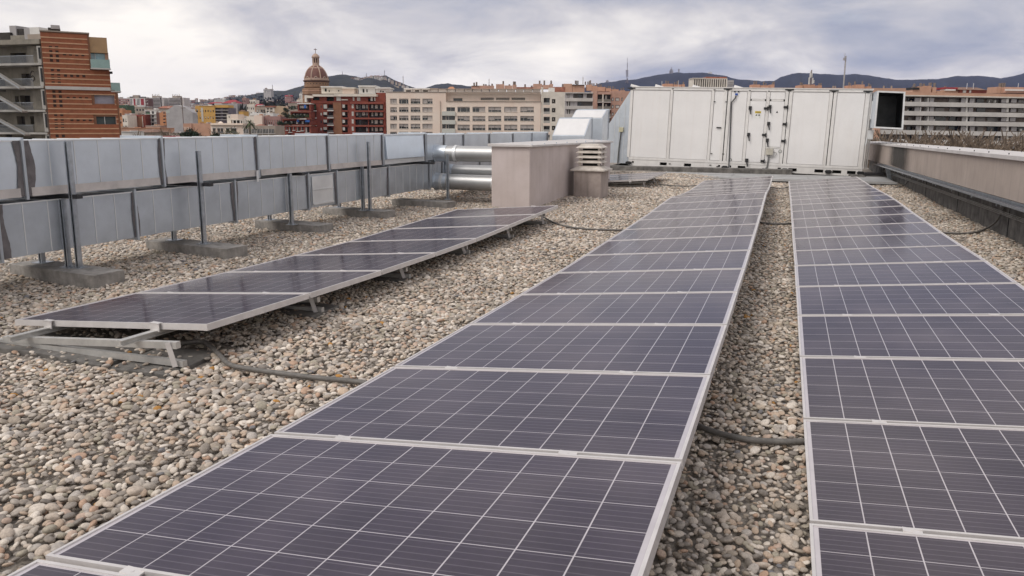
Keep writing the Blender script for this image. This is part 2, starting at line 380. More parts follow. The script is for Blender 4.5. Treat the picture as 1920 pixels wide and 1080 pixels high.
ri = ng.nodes.new('FunctionNodeRandomValue'); ri.data_type = 'INT'
for s_ in ri.inputs:
    if s_.name == 'Max' and s_.type == 'INT': s_.default_value = 8
    if s_.name == 'Min' and s_.type == 'INT': s_.default_value = 0
e2r = ng.nodes.new('FunctionNodeEulerToRotation')
K = ng.links
K.new(gi.outputs[0], ip.inputs['Points']); K.new(ci.outputs[0], ip.inputs['Instance']); ip.inputs['Pick Instance'].default_value = True
ro = [o_ for o_ in ri.outputs if o_.type == 'INT'][0]
K.new(ro, ip.inputs['Instance Index']); K.new(nb_.outputs[0], e2r.inputs[0]); K.new(e2r.outputs[0], ip.inputs['Rotation'])
K.new(na.outputs[0], ip.inputs['Scale']); K.new(ip.outputs[0], go.inputs[0])
gravel.modifiers.new('pebbles', 'NODES').node_group = ng

# ------------------------------------------------------------------ solar panels
def cell_mat(name, base, c2):
    m, n, l, b = new_mat(name)
    tcn = n.new('ShaderNodeTexCoord'); sp = n.new('ShaderNodeSeparateXYZ'); l.new(tcn.outputs['Object'], sp.inputs[0])
    def M(op, a, c=None, clamp=False):
        k = n.new('ShaderNodeMath'); k.operation = op; k.use_clamp = clamp
        for i, x in enumerate((a, c)):
            if x is None: continue
            if isinstance(x, (int, float)): k.inputs[i].default_value = x
            else: l.new(x, k.inputs[i])
        return k.outputs[0]
    # bus bars run across the row, five to a cell
    fr = M('FRACT', M('MULTIPLY', sp.outputs[1], 5/0.159)); d = M('ABSOLUTE', M('SUBTRACT', fr, 0.5))
    bar = M('SUBTRACT', 1.0, M('MULTIPLY', d, 9.0), True)
    no = n.new('ShaderNodeTexVoronoi'); no.inputs['Scale'].default_value = 70; l.new(tcn.outputs['Object'], no.inputs[0])
    oi = n.new('ShaderNodeObjectInfo')
    mx = n.new('ShaderNodeMix'); mx.data_type = 'RGBA'; l.new(M('MULTIPLY', no.outputs['Distance'], 1.0, True), mx.inputs[0])
    mx.inputs[6].default_value = (*base, 1); mx.inputs[7].default_value = (*c2, 1)
    m2 = n.new('ShaderNodeMix'); m2.data_type = 'RGBA'; l.new(M('MULTIPLY', bar, 0.26), m2.inputs[0]); l.new(mx.outputs[2], m2.inputs[6]); m2.inputs[7].default_value = (0.30, 0.29, 0.33, 1)
    hs = n.new('ShaderNodeHueSaturation'); l.new(m2.outputs[2], hs.inputs['Color']); l.new(M('ADD', M('MULTIPLY', oi.outputs['Random'], 0.22), 0.89), hs.inputs['Value'])
    # a film of dust lies over the glass
    g = n.new('ShaderNodeNewGeometry'); nd = n.new('ShaderNodeTexNoise'); nd.inputs['Scale'].default_value = 1.7; nd.inputs['Detail'].default_value = 8; l.new(g.outputs['Position'], nd.inputs[0])
    df = M('ADD', M('MULTIPLY', M('MULTIPLY', nd.outputs[0], nd.outputs[0]), 0.36), 0.0)
    m3 = n.new('ShaderNodeMix'); m3.data_type = 'RGBA'; l.new(df, m3.inputs[0]); l.new(hs.outputs[0], m3.inputs[6]); m3.inputs[7].default_value = (0.40, 0.36, 0.385, 1)
    # lime and bird spots, thinly scattered
    vs = n.new('ShaderNodeTexVoronoi'); vs.inputs['Scale'].default_value = 3.1; l.new(g.outputs['Position'], vs.inputs[0])
    vc = n.new('ShaderNodeSeparateColor'); l.new(vs.outputs['Color'], vc.inputs[0])
    spot = M('MULTIPLY', M('LESS_THAN', vs.outputs['Distance'], M('MULTIPLY', vc.outputs[1], 0.045)), M('GREATER_THAN', vc.outputs[0], 0.80))
    m4 = n.new('ShaderNodeMix'); m4.data_type = 'RGBA'; l.new(M('MULTIPLY', spot, 0.75), m4.inputs[0]); l.new(m3.outputs[2], m4.inputs[6]); m4.inputs[7].default_value = (0.55, 0.53, 0.50, 1)
    l.new(m4.outputs[2], b.inputs['Base Color'])
    l.new(M('ADD', M('MULTIPLY', nd.outputs[0], 0.16), 0.05), b.inputs['Coat Roughness'])
    b.inputs['Roughness'].default_value = 0.5; b.inputs['Specular IOR Level'].default_value = 0.12
    b.inputs['Coat Weight'].default_value = 0.70; b.inputs['Coat IOR'].default_value = 1.38; b.inputs['Coat Tint'].default_value = (1.0, 0.93, 0.935, 1)
    return m
M_cell = cell_mat('silicon_cell', (0.011, 0.0085, 0.024), (0.020, 0.0145, 0.038))
M_back = surf('white_backsheet', (0.54, 0.50, 0.53), 0.45, 0.0, 0.06, 5, coat=0.8)
M_back.node_tree.nodes['Principled BSDF'].inputs['Coat Roughness'].default_value = 0.1
W_, D_ = 1.65, 0.99
PX, PY = 0.1595, 0.1595
CX0, CY0 = (W_-10*PX)/2, (D_-6*PY)/2
CW, CH = PX-0.0046, PY-0.0039
m = MB(); t = 0.0115
for a in ((0, W_, 0, t), (0, W_, D_-t, D_), (0, t, t, D_-t), (W_-t, W_, t, D_-t)): m.box(*a, -0.038, 0.0)
m.box(0, 0.03, 0.0, D_, -0.040, -0.038); m.box(W_-0.03, W_, 0, D_, -0.040, -0.038)
ME_frame = m.mesh('frame', M_alu)
m = MB(); m.box(t, W_-t, t, D_-t, -0.009, -0.0045); ME_back = m.mesh('backsheet', M_back)
m = MB(); m.box(0, CW, 0, CH, 0, 0.0002); ME_cell = m.mesh('cell', M_cell)
m = MB()
for i in range(10):
    for j in range(6):
        x, y = CX0+i*PX+0.0026, CY0+j*PY+0.0017; m.box(x, x+CW, y, y+CH, -0.0045, -0.0043)
ME_cells = m.mesh('cell_array', M_cell)
ORD = ['first', 'second', 'third', 'fourth', 'fifth', 'sixth', 'seventh', 'eighth', 'ninth', 'tenth', 'eleventh', 'twelfth', 'thirteenth', 'fourteenth',
       'fifteenth', 'sixteenth', 'seventeenth', 'eighteenth', 'nineteenth', 'twentieth', 'twenty-first']
ROWS = {
 'left': dict(x=-4.79072, y=3.32353, t=0.08102, s=0.0066, z=[-1.28888, -1.31128, -1.32784, -1.33362, -1.3335, -1.31173, -1.28595, -1.26386], pre=[]),
 'middle': dict(x=-1.90254, y=1.32357, t=0.09527, s=-0.00125, pre=[-1.165], z=[-1.205, -1.24177, -1.26981, -1.28827, -1.30333, -1.31582, -1.31518, -1.3076, -1.30425, -1.29691, -1.28339, -1.25847, -1.24089, -1.28922, -1.32143, -1.33486, -1.33353, -1.32064, -1.32856]),
 'right': dict(x=0.165, y=2.75947, t=0.09767, s=-0.00436, pre=[-1.462, -1.453], z=[-1.440, -1.42359, -1.40206, -1.38176, -1.36535, -1.35734, -1.3635, -1.36605, -1.35855, -1.35465, -1.34296, -1.33525, -1.34046, -1.3589, -1.37072, -1.37857, -1.37815, -1.3864, -1.387]),
}
rr = random.Random(3)
def panel(p, q, t_, label, group, near, n_cells=True):
    ydir = (q-p).normalized(); x = Vector((math.cos(t_), 0, math.sin(t_))); zz_ = x.cross(ydir).normalized(); x = ydir.cross(zz_).normalized()
    Mx = Matrix(((x.x, ydir.x, zz_.x, p.x), (x.y, ydir.y, zz_.y, p.y), (x.z, ydir.z, zz_.z, p.z), (0, 0, 0, 1)))
    r = thing('solar_panel', label, 'solar panel', group=group, matrix=Mx)
    link('frame', ME_frame, r); link('backsheet', ME_back, r)
    if near:
        for i in range(10):
            for j in range(6): link('cell', ME_cell, r, (CX0+i*PX+0.0026, CY0+j*PY+0.0017, -0.0045))
    else: tag(link('cell_array', ME_cells, r), kind='stuff')
    return r
ROWPTS = {}
for name, R in ROWS.items():
    z = R['pre']+R['z']; n0 = len(R['pre'])
    pts = [Vector((R['x']+R['s']*1.01*(k-n0), R['y']+1.01*(k-n0), z[k])) for k in range(len(z))]
    ROWPTS[name] = pts
    for k in range(len(pts)-1):
        near = (k-n0) <= {'left': 0, 'middle': 4, 'right': 4}[name]
        jt = rr.uniform(-0.0012, 0.0012)
        d = (pts[k+1]-pts[k]).normalized()
        panel(pts[k]+d*0.010+Vector((rr.uniform(-0.002, 0.002), 0, jt)), pts[k+1], R['t'],
              f"purple-grey solar panel, {ORD[k]} of the {name} row counted from the near end", f"solar panels of the {name} row", near)
# a further row end behind the rendered shaft
BR = [Vector((-4.62, 17.05+1.01*k, -1.29)) for k in range(4)]
for k in range(3):
    panel(BR[k]+Vector((0, 0.01, 0)), BR[k+1], 0.075, f"solar panel of the short row beyond the louvred vent, {ORD[k]} from its near end", 'solar panels of the short far row', False)
ROWPTS['far'] = BR

# mounting frames under the rows
def beam(mb, a, b, w, h):
    a, b = Vector(a), Vector(b); d = (b-a).normalized(); s = d.cross(Vector((0, 0, 1))).normalized(); u = s.cross(d)
    p = []
    for e_ in (a, b):
        p.append([e_+s*w/2*i+u*h/2*j for i, j in ((-1, -1), (1, -1), (1, 1), (-1, 1))])
    mb.hexa([p[0][0], p[0][1], p[1][1], p[1][0], p[0][3], p[0][2], p[1][2], p[1][3]]); return mb
def mount(name, pts, t_, tlab, ystart, step):
    r = thing('mounting_frame', tlab, 'mounting frame', (pts[0].x, pts[0].y, ground(pts[0].x, pts[0].y)), group='aluminium frames carrying the panel rows')
    o = r.location
    def on(u, y, dz=0.0):       # a point on the panel plane at lateral u and depth y
        k = (y-pts[0].y)/1.01; i = max(0, min(len(pts)-2, int(math.floor(k)))); f = k-i
        p = pts[i].lerp(pts[i+1], f) if 0 <= f <= 1 else pts[i]+(pts[i+1]-pts[i])*f
        return p + Vector((u*math.cos(t_)+math.sin(t_)*-dz*0, 0, u*math.sin(t_)+dz)) - o
    y0, y1 = pts[0].y-(0.27 if name == 'left' else 0.05), pts[-1].y+0.05
    for u in (0.34, 1.26):
        m = MB(); yy = [y0]+[p.y for p in pts[1:-1]]+[y1]
        for a, b_ in zip(yy, yy[1:]):
            A, B = on(u, a, -0.058), on(u, b_, -0.058)
            beam(m, A+Vector((0, 0, 0.014)), B+Vector((0, 0, 0.014)), 0.042, 0.006); beam(m, A+Vector((0, 0, -0.014)), B+Vector((0, 0, -0.014)), 0.042, 0.006)
            beam(m, A, B, 0.016, 0.022)
        m.build('rail', M_alu_r, r)
    for k, p in enumerate(pts):
        for u in (0.34, 1.26):
            m = MB(); q = on(u, p.y+0.000, 0.003)
            if 0 < k < len(pts)-1:
                # hold both neighbouring frames
                m.box(q.x-0.032, q.x+0.032, q.y-0.010, q.y+0.020, q.z-0.008, q.z-0.0022)
                me_ = m
            else:
                s_ = -1 if k == 0 else 1
                m.box(q.x-0.035, q.x+0.035, q.y-0.018, q.y+0.016, q.z-0.002, q.z+0.002)
                m.box(q.x-0.035, q.x+0.035, q.y+s_*0.012-0.003, q.y+s_*0.012+0.003, q.z-0.052, q.z-0.002)
            m.tube([(q.x, q.y+0.004, q.z-0.002), (q.x, q.y+0.004, q.z-0.001)], 0.005, 6)
            m.build('clamp', M_alu, r)
    y = ystart
    while y < pts[-1].y-0.1:
        A, B = on(0.10, y, -0.095), on(1.56, y, -0.095)
        g0 = ground(pts[0].x, y)-o.z+0.02
        beam(MBs := MB(), A, B, 0.035, 0.04); MBs.build('cross_beam', M_alu_r, r)
        a0 = Vector((A.x-0.05, A.y, min(A.z-0.02, g0+0.035))); b0 = Vector((B.x+0.02, B.y+0.02, ground(pts[0].x+1.5, y)-o.z+0.035))
        beam(MBs := MB(), a0, b0, 0.035, 0.036); MBs.build('base_beam', M_alu_r, r)
        beam(MBs := MB(), (B.x-0.05, B.y-0.03, B.z+0.015), (b0.x-0.04, b0.y-0.035, b0.z-0.015), 0.006, 0.03); MBs.build('strut', M_alu, r)
        y += step
    return r
mount('left', ROWPTS['left'], 0.081, 'bright aluminium rails sticking out under the near end of the left panel row', 3.19, 1.37)
mount('middle', ROWPTS['middle'], 0.0953, 'aluminium frame hidden under the long middle row of panels', 1.0, 1.6)
mount('right', ROWPTS['right'], 0.0977, 'aluminium frame under the right-hand row of panels nearest the parapet', 1.4, 1.6)
mount('far', BR, 0.075, 'small aluminium frame under the short row beyond the vent', 17.4, 1.4)

# concrete slabs the frames stand on
def slab(x, y, w, d, rz, label, group='concrete slabs under the left row', th=0.05, dz=0.0):
    m = MB(); m.box(-w/2, w/2, -d/2, d/2, -th, 0)
    o = m.build('concrete_slab', M_conc_d, bevel=0.006); o.location = (x, y, ground(x, y)+0.002+dz); o.rotation_euler = (rr.uniform(-.02, .02), rr.uniform(-.02, .02), rz)
    return tag(o, label, 'slab', group)
slab(-4.45, 3.30, 0.60, 0.40, 0.06, 'flat grey slab under the outer foot of the near aluminium base beam')
slab(-3.93, 3.28, 0.42, 0.40, -0.05, 'grey slab half covered by pebbles beneath the middle of the near beam')
slab(-3.46, 3.30, 0.44, 0.44, 0.08, 'grey slab beneath the slanted strut at the near end of the left row')
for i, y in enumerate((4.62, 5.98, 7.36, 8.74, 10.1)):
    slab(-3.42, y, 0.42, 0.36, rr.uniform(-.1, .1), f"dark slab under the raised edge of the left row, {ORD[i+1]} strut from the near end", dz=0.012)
# ------------------------------------------------------------------ sheet metal ducts on the left
DX = -6.12
def duct(name, label, joints, z0, z1, depth, panel_at=None, lip=False, ribs=True, pmat=None):
    r = thing(name, label, 'air duct', (DX, joints[0], z0), group='galvanised ducts along the roof edge')
    H = z1-z0
    for k, (a, b) in enumerate(zip(joints, joints[1:])):
        a_, b_ = a-joints[0], b-joints[0]; acc = panel_at is not None and k == panel_at
        m = MB(); m.box(-depth, 0, a_+0.015, b_-0.015, 0, H)
        if ribs and not acc:
            nrib = 6; st = (b_-a_)/nrib
            m.k = 1  # paler metal on the ribs paints in their highlights
            for j in range(1, nrib):
                yy = a_+j*st; m.box(0, 0.005, yy-0.0045, yy+0.0045, 0.01, H-0.004); m.box(-depth, 0, yy-0.004, yy+0.004, H, H+0.006)
        m.k = 1
        # folded top edge
        m.box(-0.004, 0.008, a_+0.015, b_-0.015, H-0.008, H+0.004)
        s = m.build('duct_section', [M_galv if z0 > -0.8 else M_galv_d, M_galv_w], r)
        if acc:
            M2 = MB(); zl, zh, xo = (0.08 if lip else 0.03), H-0.03, (0.045 if lip else 0.012)  # lipped hatch leans out at the bottom, shaped to mirror higher sky
            M2.hexa([(0.004, a_+0.09, zl), (xo, a_+0.09, zl), (xo, b_-0.10, zl), (0.004, b_-0.10, zl), (0.004, a_+0.09, zh), (0.012, a_+0.09, zh), (0.012, b_-0.10, zh), (0.004, b_-0.10, zh)])
            if not lip: M2.box(0.016, 0.024, a_+0.09, b_-0.10, H*0.52, H*0.55); M2.box(0.016, 0.024, a_+0.09, b_-0.10, 0.035, 0.06)
            M2.build('access_panel', pmat or M_galv_w, r, bevel=0.002)
        if lip:
            m = MB(); m.box(0.007, 0.013, a_+0.05, b_-0.05, 0.004, 0.073); m.box(0.0, 0.02, a_+0.05, b_-0.05, -0.003, 0.004)
            m.build('lower_tape', M_galv_w if acc else M_lip, r)
    for k, a in enumerate(joints):
        a_ = a-joints[0]
        m = MB(); m.box(-depth-0.02, 0.028, a_-0.012, a_+0.012, -0.028, H+0.026); m.build('flange', M_galv_d, r, bevel=0.002)
        # ragged sealant smeared on both sides of the joint
        m = MB(); rs = random.Random(int(a*100)+int(z0*10)); n_ = 14
        for sgn in (-1, 1):
            ph_ = rs.uniform(0, 6); b0_ = rs.uniform(0.05, 0.085) if a < 4.6 else rs.uniform(0.022, 0.05); pts = [(sgn*(b0_+0.25*b0_*math.sin(j*0.33+ph_)+0.006*rs.random()), H*j/n_) for j in range(n_+1)]
            for (w0, h0), (w1, h1) in zip(pts, pts[1:]):
                m.quad((0.0085, a_, h0), (0.0085, a_+w0, h0), (0.0085, a_+w1, h1), (0.0085, a_, h1))
        o = m.build('sealant', M_seal, r)
    return r
UJ = [1.47, 2.97, 4.48, 5.994, 7.49, 9.006, 10.53, 12.04]
duct('upper_duct', 'long upper galvanised duct with pale tape along its lower edge', UJ, -0.605, -0.130, 0.52, panel_at=6, lip=True, pmat=surf('zinc_sky_sheen', (0.72, 0.80, 0.90), 0.32, 0.55, 0.04, 2))  # hatch colour is lightened and blued to stand for reflected sky
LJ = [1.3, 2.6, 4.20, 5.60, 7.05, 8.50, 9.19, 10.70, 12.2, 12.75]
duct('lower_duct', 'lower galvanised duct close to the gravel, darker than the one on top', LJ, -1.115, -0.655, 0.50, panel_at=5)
UJ2 = [12.08, 12.85, 13.75, 15.15, 16.65, 18.05, 19.35]
duct('rear_duct', 'rear galvanised duct running on behind the round pipes and the shaft', UJ2, -0.605, -0.150, 0.52, ribs=False)
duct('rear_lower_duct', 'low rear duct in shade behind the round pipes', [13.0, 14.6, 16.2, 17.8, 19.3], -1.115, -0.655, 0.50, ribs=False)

def channel(mb, x, y, z0, z1, w=0.042, d=0.042, t=0.004):
    mb.box(x-w/2, x+w/2, y+d/2-t, y+d/2, z0, z1); mb.box(x-w/2, x-w/2+t, y-d/2, y+d/2-t, z0, z1); mb.box(x+w/2-t, x+w/2, y-d/2, y+d/2-t, z0, z1)
    mb.box(x-w/2+t, x-w/2+0.012, y-d/2, y-d/2+t, z0, z1); mb.box(x+w/2-0.012, x+w/2-t, y-d/2, y-d/2+t, z0, z1)
def duct_support(label, fr, posts, ln=1.22, rz=-0.10, feet=True):
    """fr: front right ground corner of the footing; posts: (base pixel, top pixel, x)"""
    r = thing('duct_support', label, 'duct support', (fr[0], fr[1], -1.45), group='channel posts on concrete footings')
    c, s = math.cos(rz), math.sin(rz)
    Mx = Matrix(((c, -s, 0, 0), (s, c, 0, 0), (0, 0, 1, 0), (0, 0, 0, 1)))
    m = MB()
    nseg = 6; rs = random.Random(int(fr[1]*10))
    m.box(-ln, 0, 0, 0.30, -0.02, 0.165, Mx)
    m.build('footing', M_conc, r, bevel=0.005)
    for (bx, by), (tx, ty), X in posts:
        b = at(bx, by, x=X); t_ = at(tx, ty, x=X)
        m = MB(); channel(m, X-fr[0], b.y-fr[1], 0.166, t_.z+1.45); m.build('post', M_strut, r)
        m = MB(); m.box(X-fr[0]-0.06, X-fr[0]+0.06, b.y-fr[1]-0.05, b.y-fr[1]+0.05, 0.165, 0.173)
        for q in (-0.045, 0.045): m.tube([(X-fr[0]+q, b.y-fr[1], 0.17), (X-fr[0]+q, b.y-fr[1], 0.19)], 0.009, 6)
        m.build('foot_plate', M_strut, r)
    yb = fr[1]+0.15+0.1
    if feet:
        m = MB(); channel(m, -0.98, 0.28, 0.166, 0.345); m.box(-1.05, -0.91, 0.22, 0.34, 0.165, 0.172); m.build('rear_foot', M_strut, r)
    for zz_ in (-0.63,):
        m = MB(); m.box(-1.15, -0.35, 0.20, 0.26, zz_+1.45-0.020, zz_+1.45+0.018); m.build('cross_arm', surf('arm_black', (0.05, 0.05, 0.055), 0.5, 0.5), r)
    return r
duct_support('nearest concrete footing carrying one tall and one short steel post', (-5.571, 4.606), [((149, 502), (125, 265), -6.0), ((129, 500), (117, 373), -6.10)])
duct_support('second concrete footing from the left with a single tall post', (-5.495, 6.157), [((383, 458), (372, 283), -5.96)], ln=1.25)
duct_support('footing with one short post left of the ribbed access hatch', (-5.685, 8.073), [((547, 415), (546, 325), -6.07)], ln=1.15, rz=-0.14)
duct_support('footing with a pair of posts close together in front of the ducts', (-5.716, 9.836), [((694, 391), (692, 266), -6.0), ((681, 391), (680, 312), -6.08)], ln=1.2)
duct_support('farthest footing whose post carries the round pipe beside the shaft', (-5.43, 11.485), [((840, 376), (834, 290), -5.62)], ln=1.15, feet=False)
# hanger plate on the lower tape
m = MB(); p = at(483, 330, x=DX+0.03); m.box(-0.003, 0.004, -0.02, 0.02, -0.07, 0.07); o = m.build('hanger_plate', M_galv_w); o.location = p
tag(o, 'small perforated hanger plate fixed at the gap between the two ducts', 'hanger')

def round_pipe(label, y, z, x0, x1, r_, bands, elbow=False):
    t = thing('round_pipe', label, 'ventilation pipe', (x0, y, z), group='round spiral pipes entering the shaft')
    m = MB(); m.tube([(0.10, 0, 0), (x1-x0, 0, 0)], r_, 40); m.build('tube', M_pipe, t, smooth=True).modifiers.new('w', 'EDGE_SPLIT')
    m = MB(); m.tube([(0, 0, 0), (0.02, 0, 0), (0.021, 0, 0), (0.24, 0, 0)], [r_+0.03, r_+0.03, r_+0.008, r_+0.008], 40); m.build('collar', M_galv, t, smooth=True).modifiers.new('w', 'EDGE_SPLIT')
    for bx in bands:
        m = MB(); m.tube([(bx-0.03, 0, 0), (bx-0.028, 0, 0), (bx+0.028, 0, 0), (bx+0.03, 0, 0)], [r_+0.002, r_+0.012, r_+0.012, r_+0.002], 40)
        m.tube([(bx-0.026, 0, 0), (bx-0.018, 0, 0)], r_+0.016, 40); m.tube([(bx+0.018, 0, 0), (bx+0.026, 0, 0)], r_+0.016, 40)
        m.build('band', M_galv_w, t, smooth=True).modifiers.new('w', 'EDGE_SPLIT')
    return t
M_pipe = surf('spiral_pipe', (0.48, 0.48, 0.48), 0.45, 0.65, 0.05, 3, bump=0.03, bscale=8)
round_pipe('bright round pipe leaving the upper duct towards the shaft', 12.50, -0.487, DX, -4.81, 0.143, [0.42])
round_pipe('lower round pipe close above the gravel, with a band near the shaft', 12.50, -1.01, DX, -4.81, 0.143, [0.14, 1.18])
round_pipe('darker round pipe behind the lower one', 13.0, -0.86, DX-0.1, -4.81, 0.143, [1.2])

# ------------------------------------------------------------------ the rendered shaft and the louvred vent
r = thing('vent_shaft', 'long pinkish rendered shaft with a sheet metal lid, in front of the white unit', 'rooftop shaft', (-4.10, 12.0, -1.45))
m = MB(); m.box(-0.71, 0, 0, 6.17, 0, 1.12); m.build('wall', M_stucco, r, bevel=0.012)
m = MB(); m.hexa([(-0.76, -0.05, 1.115), (0.05, -0.05, 1.115), (0.05, 6.22, 1.075), (-0.76, 6.22, 1.115),
                  (-0.76, -0.05, 1.165), (0.05, -0.05, 1.15), (0.05, 6.22, 1.115), (-0.76, 6.22, 1.165)])
m.build('lid', M_cap, r, bevel=0.004)
m = MB()
for i in range(9):
    for xx in (-0.70, -0.02):
        m.tube([(xx, 0.15+i*0.73, 1.13), (xx, 0.15+i*0.73, 1.166)], 0.012, 8)
m.build('lid_screws', M_galv, r)
r = thing('louvred_vent', 'square vent chimney with stacked stoneware louvres beside the shaft', 'vent', (-3.40, 14.3, -1.45))
m = MB(); m.box(-0.555, 0, 0, 0.64, 0, 0.595); m.build('pedestal', M_stucco_d, r, bevel=0.01)
def frustum(mb, cx, cy, a0, a1, z0, z1):
    mb.hexa([(cx-a0, cy-a0, z0), (cx+a0, cy-a0, z0), (cx+a0, cy+a0, z0), (cx-a0, cy+a0, z0), (cx-a1, cy-a1, z1), (cx+a1, cy-a1, z1), (cx+a1, cy+a1, z1), (cx-a1, cy+a1, z1)])
cx_, cy_ = -0.277, 0.32
m = MB(); m.box(cx_-0.35, cx_+0.35, cy_-0.36, cy_+0.36, 0.590, 0.622); frustum(m, cx_, cy_, 0.34, 0.205, 0.622, 0.69); m.build('base_plate', M_terrac, r, bevel=0.008)
m = MB(); m.box(cx_-0.15, cx_+0.15, cy_-0.15, cy_+0.15, 0.66, 1.06); m.build('flue', M_dark, r)
for i in range(4):
    z = 0.745+i*0.097
    m = MB(); m.box(cx_-0.262, cx_+0.262, cy_-0.262, cy_+0.262, z, z+0.016); frustum(m, cx_, cy_, 0.262, 0.20, z+0.016, z+0.058)
    for sx_ in (-1, 1):
        for sy_ in (-1, 1): m.box(cx_+sx_*0.195-0.022, cx_+sx_*0.195+0.022, cy_+sy_*0.195-0.022, cy_+sy_*0.195+0.022, z-0.045, z+0.002)
    if i == 3: frustum(m, cx_, cy_, 0.195, 0.185, z+0.058, z+0.085)
    m.build('louvre', M_terrac, r, bevel=0.005)

# ------------------------------------------------------------------ hoods and the tapered transition
def hood(label, x0, x1, y0, z0, y1, z1, zb, yb, top=None):
    r = thing('duct_hood', label, 'duct hood', (x0, y0, zb), group='slant-topped duct hoods')
    W = x1-x0
    prof = [(0, 0), (yb-y0, 0), (yb-y0, z1-zb), (y1-y0, z1-zb), (0, z0-zb)]
    m = MB(); m.prism(prof, 'x', 0, W); m.build('casing', M_galv, r, bevel=0.006)
    d = Vector((0, y1-y0, z1-z0)); nrm = Vector((0, -d.z, d.y)).normalized()*0.006
    m = MB(); a = Vector((0.03, 0.02, z0-zb+0.015)); b = Vector((0.03, y1-y0-0.02, z1-zb-0.015)); a2 = a+Vector((W-0.06, 0, 0)); b2 = b+Vector((W-0.06, 0, 0))
    m.hexa([a, a2, b2, b, a+nrm, a2+nrm, b2+nrm, b+nrm]); m.build('slanted_sheet', M_hood, r)
    m = MB(); m.box(-0.02, W+0.02, yb-y0-0.02, yb-y0+0.012, 0, z1-zb+0.03); m.build('flange', M_galv_d, r)
    return r
M_hood = surf('pale_hood_sheet', (0.78, 0.77, 0.77), 0.5, 0.15, 0.03, 2)
r = hood('nearer slant-topped duct hood behind the shaft', -5.99, -5.08, 19.38, -0.225, 20.0, 0.24, -1.2, 20.15)
r = hood('farther, higher slant-topped duct hood beside the tapered duct', -6.06, -5.106, 21.48, 0.257, 22.0, 0.515, -1.2, 22.25)
for k in range(3):
    pass
# tapered transition against the white unit
cont = Face((-5.055, 25.2, -1.279), (1, 0, -0.0255), (0.0, 0, 1))
AH = cont.uv(1183, 163)[1]
r = thing('tapered_duct', 'large triangular galvanised duct narrowing away from the left end of the white unit', 'air duct', matrix=cont.matrix())
u1, w1 = cont.uv(1122, 262); ub, wb = cont.uv(1145, 305)
sl = (AH-0.02-w1)/(0-u1)
uend = u1-(w1-wb)/sl
m = MB(); m.prism([(-0.004, wb), (-0.004, AH-0.02), (u1, w1), (u1-0.35, w1-0.35*sl), (u1-0.35, wb)], 'y', 0.03, 2.2); m.build('casing', M_galv, r)
for px in (1128, 1138, 1150, 1158, 1168):
    u = cont.uv(px, 280)[0]; top = min(AH-0.03, w1+(u-u1)*sl)
    m = MB(); m.box(u-0.006, u+0.006, 0.018, 0.03, wb, top); m.build('standing_seam', M_galv_w, r)
m = MB(); m.box(-0.06, -0.004, 0.0, 0.03, wb, AH-0.05); m.build('flange', M_galv_d, r)
r = thing('sensor_box', 'small yellowish sensor box with a cable, mounted on the tapered duct', 'sensor box', matrix=cont.matrix())
u, w = cont.uv(1165, 243)
m = MB(); m.box(u-0.07, u+0.07, -0.06, 0.03, w-0.08, w+0.08); m.build('box', surf('pale_yellow', (0.55, 0.52, 0.36), 0.6), r, bevel=0.008)
m = MB(); m.tube([(u, -0.03, w-0.07), (u-0.04, -0.02, w-0.6), (u-0.06, -0.02, wb+0.02), (u-0.02, -0.02, wb-0.12), (u+0.18, -0.03, wb-0.2)], 0.022, 6); m.build('cable', surf('cable_grey', (0.08, 0.08, 0.08), 0.6), r)

# ------------------------------------------------------------------ the white air handling unit
ahu = thing('air_handling_unit', 'long white air handling unit with two latched doors across the end of the roof', 'air handling unit', matrix=cont.matrix())
AW = cont.uv(1637, 169)[0]; BASE = cont.uv(1400, 309)[1]; BASE = 0.235; DEP = 2.5; TOP = AH
m = MB(); m.box(0.02, AW-0.02, 0.03, DEP, BASE, TOP-0.06); m.build('casing', M_white, ahu)
# base rail with fork pockets
pk = []
for px, w_ in ((1243, .235), (1288.5, .235), (1389.8, .235), (1485.8, .25), (1535.6, .26), (1569.4, .26), (1597, .25), (1185.7, .07), (1347.8, .07), (1368.5, .07), (1461, .10)):
    u = cont.uv(px, 318)[0]; pk.append((u-w_/2, u+w_/2, 0.055 if w_ > .2 else 0.085, 0.155))
m = MB(); holed(m, 0, AW-0.05, 0, BASE-0.03, pk, -0.02, 0.2); m.box(0, AW-0.05, 0.19, DEP, 0, BASE-0.03); m.quad((0, -0.02, BASE-0.03), (AW-0.05, -0.02, BASE-0.03), (AW-0.05, 0.19, BASE-0.03), (0, 0.19, BASE-0.03))
m.quad((AW-0.05, -0.02, 0), (AW-0.05, 0.19, 0), (AW-0.05, 0.19, BASE-0.03), (AW-0.05, -0.02, BASE-0.03)); m.build('base_rail', M_white2, ahu)
for h in pk:
    m = MB(); m.box(h[0], h[1], 0.17, 0.188, h[2], h[3]); m.build('fork_pocket', M_dark, ahu)
m = MB(); m.box(0, AW, -0.03, 0.03, TOP-0.09, TOP-0.005); m.build('top_rail', M_white2, ahu, bevel=0.006)
m = MB(); m.box(0, AW-0.05, -0.03, 0.03, BASE-0.028, BASE+0.05); m.build('bottom_rail', M_white2, ahu, bevel=0.006)
m = MB(); m.box(-0.02, AW+0.02, -0.05, DEP+0.05, TOP-0.004, TOP+0.018); m.build('roof_sheet', M_white2, ahu)
for px0, px1 in ((1182, 1194), (1228, 1240), (1298, 1308), (1376, 1386)):
    u = cont.uv(px0, 160)[0]
    m = MB(); m.prism([(u, TOP+0.018), (u+0.30, TOP+0.018), (u+0.02, TOP+0.10)], 'y', 0.0, 2.2); m.build('roof_flap', M_white, ahu)
